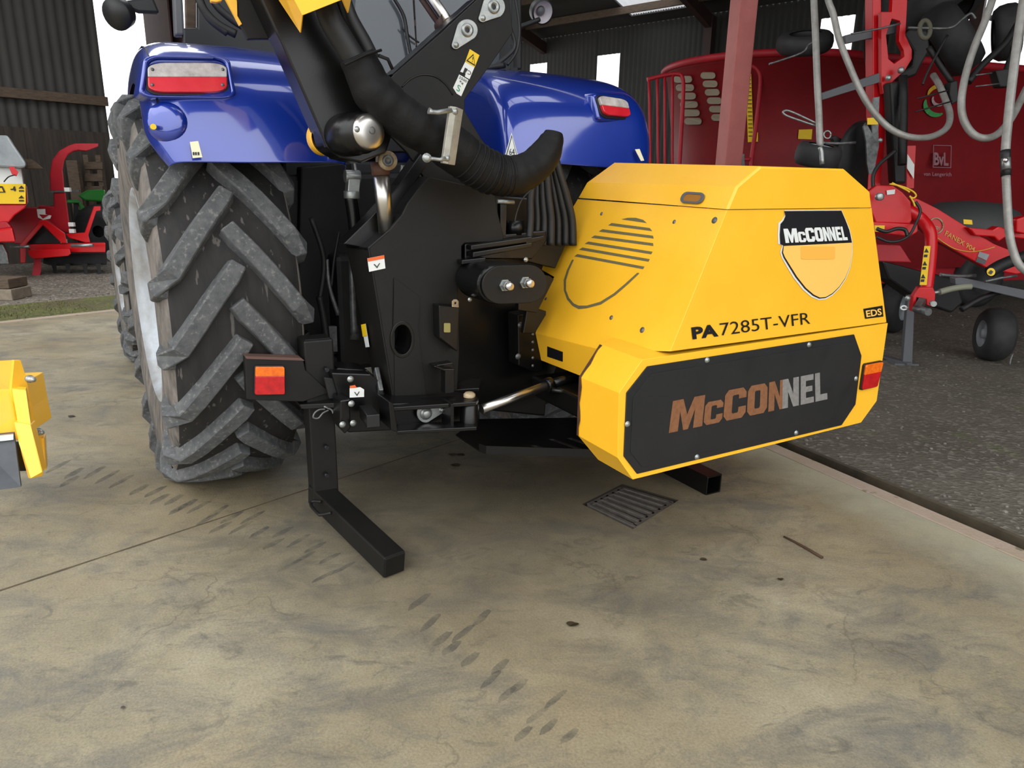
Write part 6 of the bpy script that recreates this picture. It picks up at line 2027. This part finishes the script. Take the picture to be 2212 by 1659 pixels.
# lower linkage: curved red tube, beam and stand
ll = Pl(D(1980, 560, 5.9), (-.2, -1, 0))
def z7(x, y): return (1650 + x / 3.936, 400 + y / 3.936)
def tb7(name, l, d, r, m, n=6, seg=16):
    return tb(name, [z7(*p) for p in l], d, r, m, n, seg)
arch = tb7('headstock_arch', [(900, 320), (960, 250), (1040, 205), (1130, 190), (1240, 225), (1330, 285), (1400, 370), (1420, 460), (1415, 600), (1400, 750), (1375, 930)], [5.9] * 6 + [5.85] * 5, 12.5, M['red'])
pbm = Pl(D(2080, 530, 6.2), (-.15, -1, 0))
beam = slab('main_beam', pbm, [z7(*p) for p in ((1260, 100), (1320, 120), (1480, 200), (1960, 500), (2240, 610), (2240, 740), (2150, 760), (1900, 710), (1480, 480), (1300, 330))], .15, M['red'], td, bevel=.01)
text('beam_lettering', 'FANEX 904', Pl(pbm.p + pbm.n * .004, pbm.n), [z7(1535, 425), z7(1785, 570), z7(1800, 530), z7(1552, 385)], mat('gold_lettering', rgb(200, 150, 60), .5), td, bold=.01)
P = [pbm.hit(*z7(*p)) + pbm.n * .006 for p in ((1455, 435), (1530, 490), (1620, 540), (1740, 565), (1850, 555), (1960, 525))]
Q, R_ = smooth_path(P, [.004] * 6, 5); MB().tube(Q, R_, 6).build('gold_line', mat('gold_line', rgb(205, 165, 50), .5), beam)
c2_ = [z7(1460 + 62 * cos(t), 345 + 65 * sin(t)) for t in [k * pi / 10 for k in range(21)]]
Q, R_ = smooth_path([pbm.hit(*p) + pbm.n * .006 for p in c2_], [.007] * 21, 2); MB().tube(Q, R_, 6).build('oval_badge_ring', M['cream'], beam)
text('badge_lettering', 'Vicon', Pl(pbm.p + pbm.n * .004, pbm.n), [z7(1425, 362), z7(1492, 385), z7(1498, 345), z7(1430, 322)], M['cream'], td, bold=.02)
slab('pale_label', pbm, [z7(*p) for p in ((1830, 565), (1915, 590), (1890, 640), (1815, 605))], .002, M['galv'], beam, off=.006, bevel=0)
slab('grey_label', pbm, [z7(*p) for p in ((1810, 612), (1890, 645), (1870, 675), (1800, 650))], .002, M['grey_trim'], beam, off=.006, bevel=0)
slab('fold_red_plate', Pl(D(1950, 470, 5.75), (-.2, -1, 0)), [z7(*p) for p in ((880, 60), (960, 0), (1100, 5), (1180, 60), (1250, 140), (1260, 300), (1240, 330), (950, 320), (900, 200))], .08, M['red'], td, bevel=.01)
slab('cross_tube', Pl(D(1950, 490, 5.7), (-.2, -1, 0)), [z7(*p) for p in ((900, 310), (1240, 330), (1310, 330), (1310, 400), (1240, 440), (900, 400))], .1, M['red'], td, bevel=.01)
slab('warning_sticker', Pl(D(1950, 490, 5.66), (-.2, -1, 0)), [z7(*p) for p in ((940, 342), (1028, 342), (1025, 398), (945, 395))], .002, M['yellow_film'], td, bevel=0)
slab('lower_plate', Pl(D(1930, 560, 5.85), (-.2, -1, 0)), [z7(*p) for p in ((900, 500), (1160, 510), (1260, 660), (960, 650))], .06, M['red_old'], td, bevel=.01)
slab('beam_link', Pl(D(2130, 500, 6.1), (0, -1, 0)), [z7(*p) for p in ((1740, 360), (1950, 380), (2000, 350), (2060, 370), (2240, 390), (2240, 460), (2060, 440), (2000, 480), (1960, 440), (1800, 430))], .1, M['red'], td, bevel=.01)
slab('right_bracket', Pl(D(2205, 480, 6.0), (0, -1, 0)), [z7(*p) for p in ((2150, 290), (2240, 260), (2240, 420), (2150, 400))], .1, M['red'], td, bevel=.01)
tb7('hydraulic_hose', [(960, 370), (1040, 395), (1130, 370), (1200, 380), (1220, 430)], 5.6, 4, M['rubber'])
tb7('hydraulic_hose', [(960, 440), (1060, 480), (1160, 470), (1240, 420), (1290, 330), (1330, 220), (1290, 140)], 5.6, 3, M['rubber'])
rp_ = mat('yellow_rope', rgb(225, 185, 50), .7)
for l in ([(1070, -10), (1130, 0), (1200, 20), (1270, 55), (1295, 90), (1270, 110), (1240, 95)], [(1090, -20), (1150, 10), (1210, 40), (1240, 60)], [(1240, 90), (1270, 140), (1285, 180)]):
    tb7('rope', l, 5.6, 1.8, rp_, 4, 8)
mb = MB(); c_ = D(1898, 425, 5.65); mb.lathe(c_, Vc((0, -1, 0)), [(0, .03), (.03, .03), (.035, .02), (.035, 0)], 20); mb.build('top_link_pin', M['zinc'], td)
slab('pale_label', Pl(D(1925, 415, 5.7), (-.2, -1, 0)), [z7(*p) for p in ((1045, 45), (1118, 35), (1112, 75), (1048, 82))], .002, M['white'], td, bevel=0)
ap_ = Pl(D(1998, 570, 5.75), (-.2, -1, 0))
slab('warning_strip', ap_, [z7(*p) for p in ((1365, 517), (1418, 517), (1385, 850), (1325, 848))], .002, M['yellow_film'], arch, bevel=0)
for k in range(3):
    slab('warning_triangle', ap_, [z7(*p) for p in ((1382 - k * 14, 535 + k * 110), (1402 - k * 14, 572 + k * 110), (1362 - k * 14, 572 + k * 110))], .002, M['ink'], arch, bevel=0, off=.003)
    slab('pictogram', ap_, [z7(*p) for p in ((1362 - k * 13, 590 + k * 105), (1392 - k * 13, 590 + k * 105), (1388 - k * 13, 612 + k * 105), (1358 - k * 13, 612 + k * 105))], .002, M['ink'], arch, bevel=0, off=.003)
# clevis fork and pin
fk = Pl(D(1990, 640, 5.8), (-.2, -1, 0))
fork = slab('clevis', fk, [z7(*p) for p in ((1320, 870), (1440, 870), (1460, 920), (1455, 1000), (1435, 1035), (1385, 1020), (1380, 970), (1300, 955), (1290, 1070), (1255, 1075), (1270, 950))], .08, M['red'], td, bevel=.006)
mb = MB(); mb.cyl(D(*z7(1290, 1050), 5.75), D(*z7(1400, 1080), 5.6), .03); mb.beam(D(*z7(1300, 1060), 5.75), D(*z7(1350, 980), 5.8), .05, .05); mb.build('clevis_pin', M['steel'], fork)
mb = MB(); mb.cyl(D(*z7(1230, 1042), 5.72), D(*z7(1195, 1043), 5.72), .01); bolt(mb, D(*z7(1222, 962), 5.7), Vc((0, -1, 0)), .018)
mb.cyl(D(*z7(1430, 1000), 5.72), D(*z7(1445, 1010), 5.65), .022); mb.build('lynch_pin', M['zinc'], fork)
tb7('pin_ring', [(1190 + 25 * cos(t), 1043 + 16 * sin(t)) for t in [k * pi / 6 for k in range(13)]], 5.72, 1.6, M['white'], 2, 8)
# stand leg with foot
gp = PZ(0).hit(1955, 788)
st = Pl(Vc((gp.x, gp.y, 0)), (-.2, -1, 0))
P_ = pts(st, [z7(*p) for p in ((1225, 945), (1285, 935), (1262, 1525), (1180, 1510))])
P_[2].z = max(P_[2].z, 0); P_[3].z = max(P_[3].z, 0)
mb = MB(); mb.ext(P_, Vc((.02, .08, 0))); std = mb.build('parking_stand', M['grey_trim'], td, bevel=.004)
f0 = PZ(0).hit(1968, 792); mb = MB(); mb.box(Vc((gp.x, gp.y + .05, .008)), .22, .16, .016); mb.build('stand_foot', M['grey_trim'], std)
mb = MB(); a_ = PZ(.02).hit(1912, 771); b_ = PZ(.02).hit(1965, 786); mb.beam(a_, b_, .06, .02); mb.build('stand_foot_bar', M['grey_trim'], std)
# grey lower arm and green-grey shaft
slab('lower_arm', Pl(D(2130, 620, 5.9), (0, -1, 0)), [z7(*p) for p in ((1625, 790), (1680, 785), (2260, 900), (2260, 980), (1700, 850), (1630, 845))], .08, M['grey_trim'], td, bevel=.005)
tb7('drive_shaft_guard', [(1490, 910), (1600, 880), (1700, 865), (1760, 862)], 5.9, 6.5, mat('pale_guard', rgb(130, 130, 112), .6))
tb7('drive_shaft', [(1440, 915), (1500, 905)], 5.85, 4, M['zinc'], 2)
tb7('cylinder', [(1920, 740), (2000, 690), (2120, 640), (2240, 600)], 5.8, 13, M['dark'], 3)
slab('round_sticker', Pl(D(2141, 586, 5.7), (-.2, -1, .2)), [z7(*p) for p in ell(1932, 738, 36, 34, 20)], .002, M['yellow_film'], td, bevel=0)
slab('sticker_mark', Pl(D(2141, 586, 5.69), (-.2, -1, .2)), [z7(1912, 745), z7(1930, 720), z7(1952, 735), z7(1934, 760)], .002, M['ink'], td, bevel=0)
tb7('brace', [(1500, 760), (1640, 775), (1800, 770)], 6.1, 4, M['steel'], 2)
tb7('brace', [(1880, 820), (2010, 790), (2150, 770)], 5.8, 3, M['steel'], 2)
tb7('brace', [(1680, 1060), (1850, 960), (2100, 880)], 6.0, 6, M['dark'], 3)
slab('under_frame', Pl(D(2080, 640, 6.6), (0, -1, 0)), [z7(*p) for p in ((1000, 640), (1300, 720), (1650, 800), (1700, 1000), (1600, 1090), (1350, 1000), (1060, 800))], .3, M['dark'], td, bevel=.02)
# dark dome behind the beam
mb = MB(); c_ = D(2085, 500, 6.9); mb.lathe(c_, W, [(0, .5), (.1, .48), (.2, .4), (.27, .25), (.29, 0)], 36); mb.build('rotor_hood', mat('rotor_hood_grey', rgb(62, 64, 64), .6), td)
slab('yellow_label', Pl(D(2090, 480, 6.3), (0, -1, .3)), [z7(*p) for p in ((1698, 290), (1770, 296), (1775, 335), (1700, 330))], .002, M['yellow_film'], td, bevel=0)
# ground wheels
gw = PZ(0).hit(2145, 782)
mb = MB()
def gwheel(x, y, r, w_, ax, hubm):
    g_ = PZ(0).hit(x, y); c_ = g_ + W * r + Vc((0, r * .35, 0)); mb = MB()
    mb.lathe(c_, ax, [(-w_ * .5, r * .5), (-w_ * .52, r * .8), (-w_ * .35, r * .95), (0, r), (w_ * .35, r * .95), (w_ * .52, r * .8), (w_ * .5, r * .5)], 36)
    o = mb.build('wheel', M['tyre_far'], td); mb = MB(); [mb.lathe(c_, ax * sg, [(w_ * .48, r * .52), (w_ * .3, r * .45), (w_ * .3, .05), (w_ * .5, .04), (w_ * .5, 0)], 28) for sg in (1, -1)]; mb.build('wheel_hub', hubm, o)
gwheel(2150, 783, .25, .22, Vc((1, -.25, 0)), M['galv'])
gwheel(1935, 722, .3, .2, Vc((.8, -.9, 0)), M['galv'])
tb7('tine_bar', [(2120, 1430), (2100, 1480), (2090, 1530)], 5.4, 1.6, M['steel'], 2)
# ------------------------------------------------------------------ overcast daylight
w = bpy.data.worlds.new('overcast'); scene.world = w; w.use_nodes = True
nt = w.node_tree; bg = nt.nodes['Background']
tc = nnode(nt, 'ShaderNodeTexCoord'); sx = nnode(nt, 'ShaderNodeSeparateXYZ')
nt.links.new(tc.outputs['Generated'], sx.inputs[0])
mr = nnode(nt, 'ShaderNodeMapRange'); mr.inputs['From Min'].default_value = -.1; mr.inputs['From Max'].default_value = 1
mr.inputs['To Min'].default_value = .75; mr.inputs['To Max'].default_value = 1.15
nt.links.new(sx.outputs['Z'], mr.inputs['Value'])
cm = nnode(nt, 'ShaderNodeMix', data_type='RGBA', blend_type='MULTIPLY'); cm.inputs[0].default_value = 1
cm.inputs[6].default_value = (.97, .985, 1.0, 1)
cc_ = nnode(nt, 'ShaderNodeCombineColor')
for i in range(3): nt.links.new(mr.outputs[0], cc_.inputs[i])
nt.links.new(cc_.outputs[0], cm.inputs[7]); nt.links.new(cm.outputs[2], bg.inputs['Color'])
bg.inputs['Strength'].default_value = 4.2
sun = bpy.data.lights.new('sun', 'SUN'); sun.energy = 0.6; sun.angle = radians(50); sun.color = (1, .99, .97)
so2 = bpy.data.objects.new('sun', sun); COL.objects.link(so2)
# high soft glow of the cloud cover behind and left of the viewer
so2.rotation_euler = (Vc((.45, .70, -1.0))).to_track_quat('-Z', 'Y').to_euler()

scene.view_settings.view_transform = 'Standard'
scene.view_settings.look = 'None'
scene.view_settings.gamma = 1.0
scene.view_settings.use_curve_mapping = False
scene.view_settings.exposure = -0.42
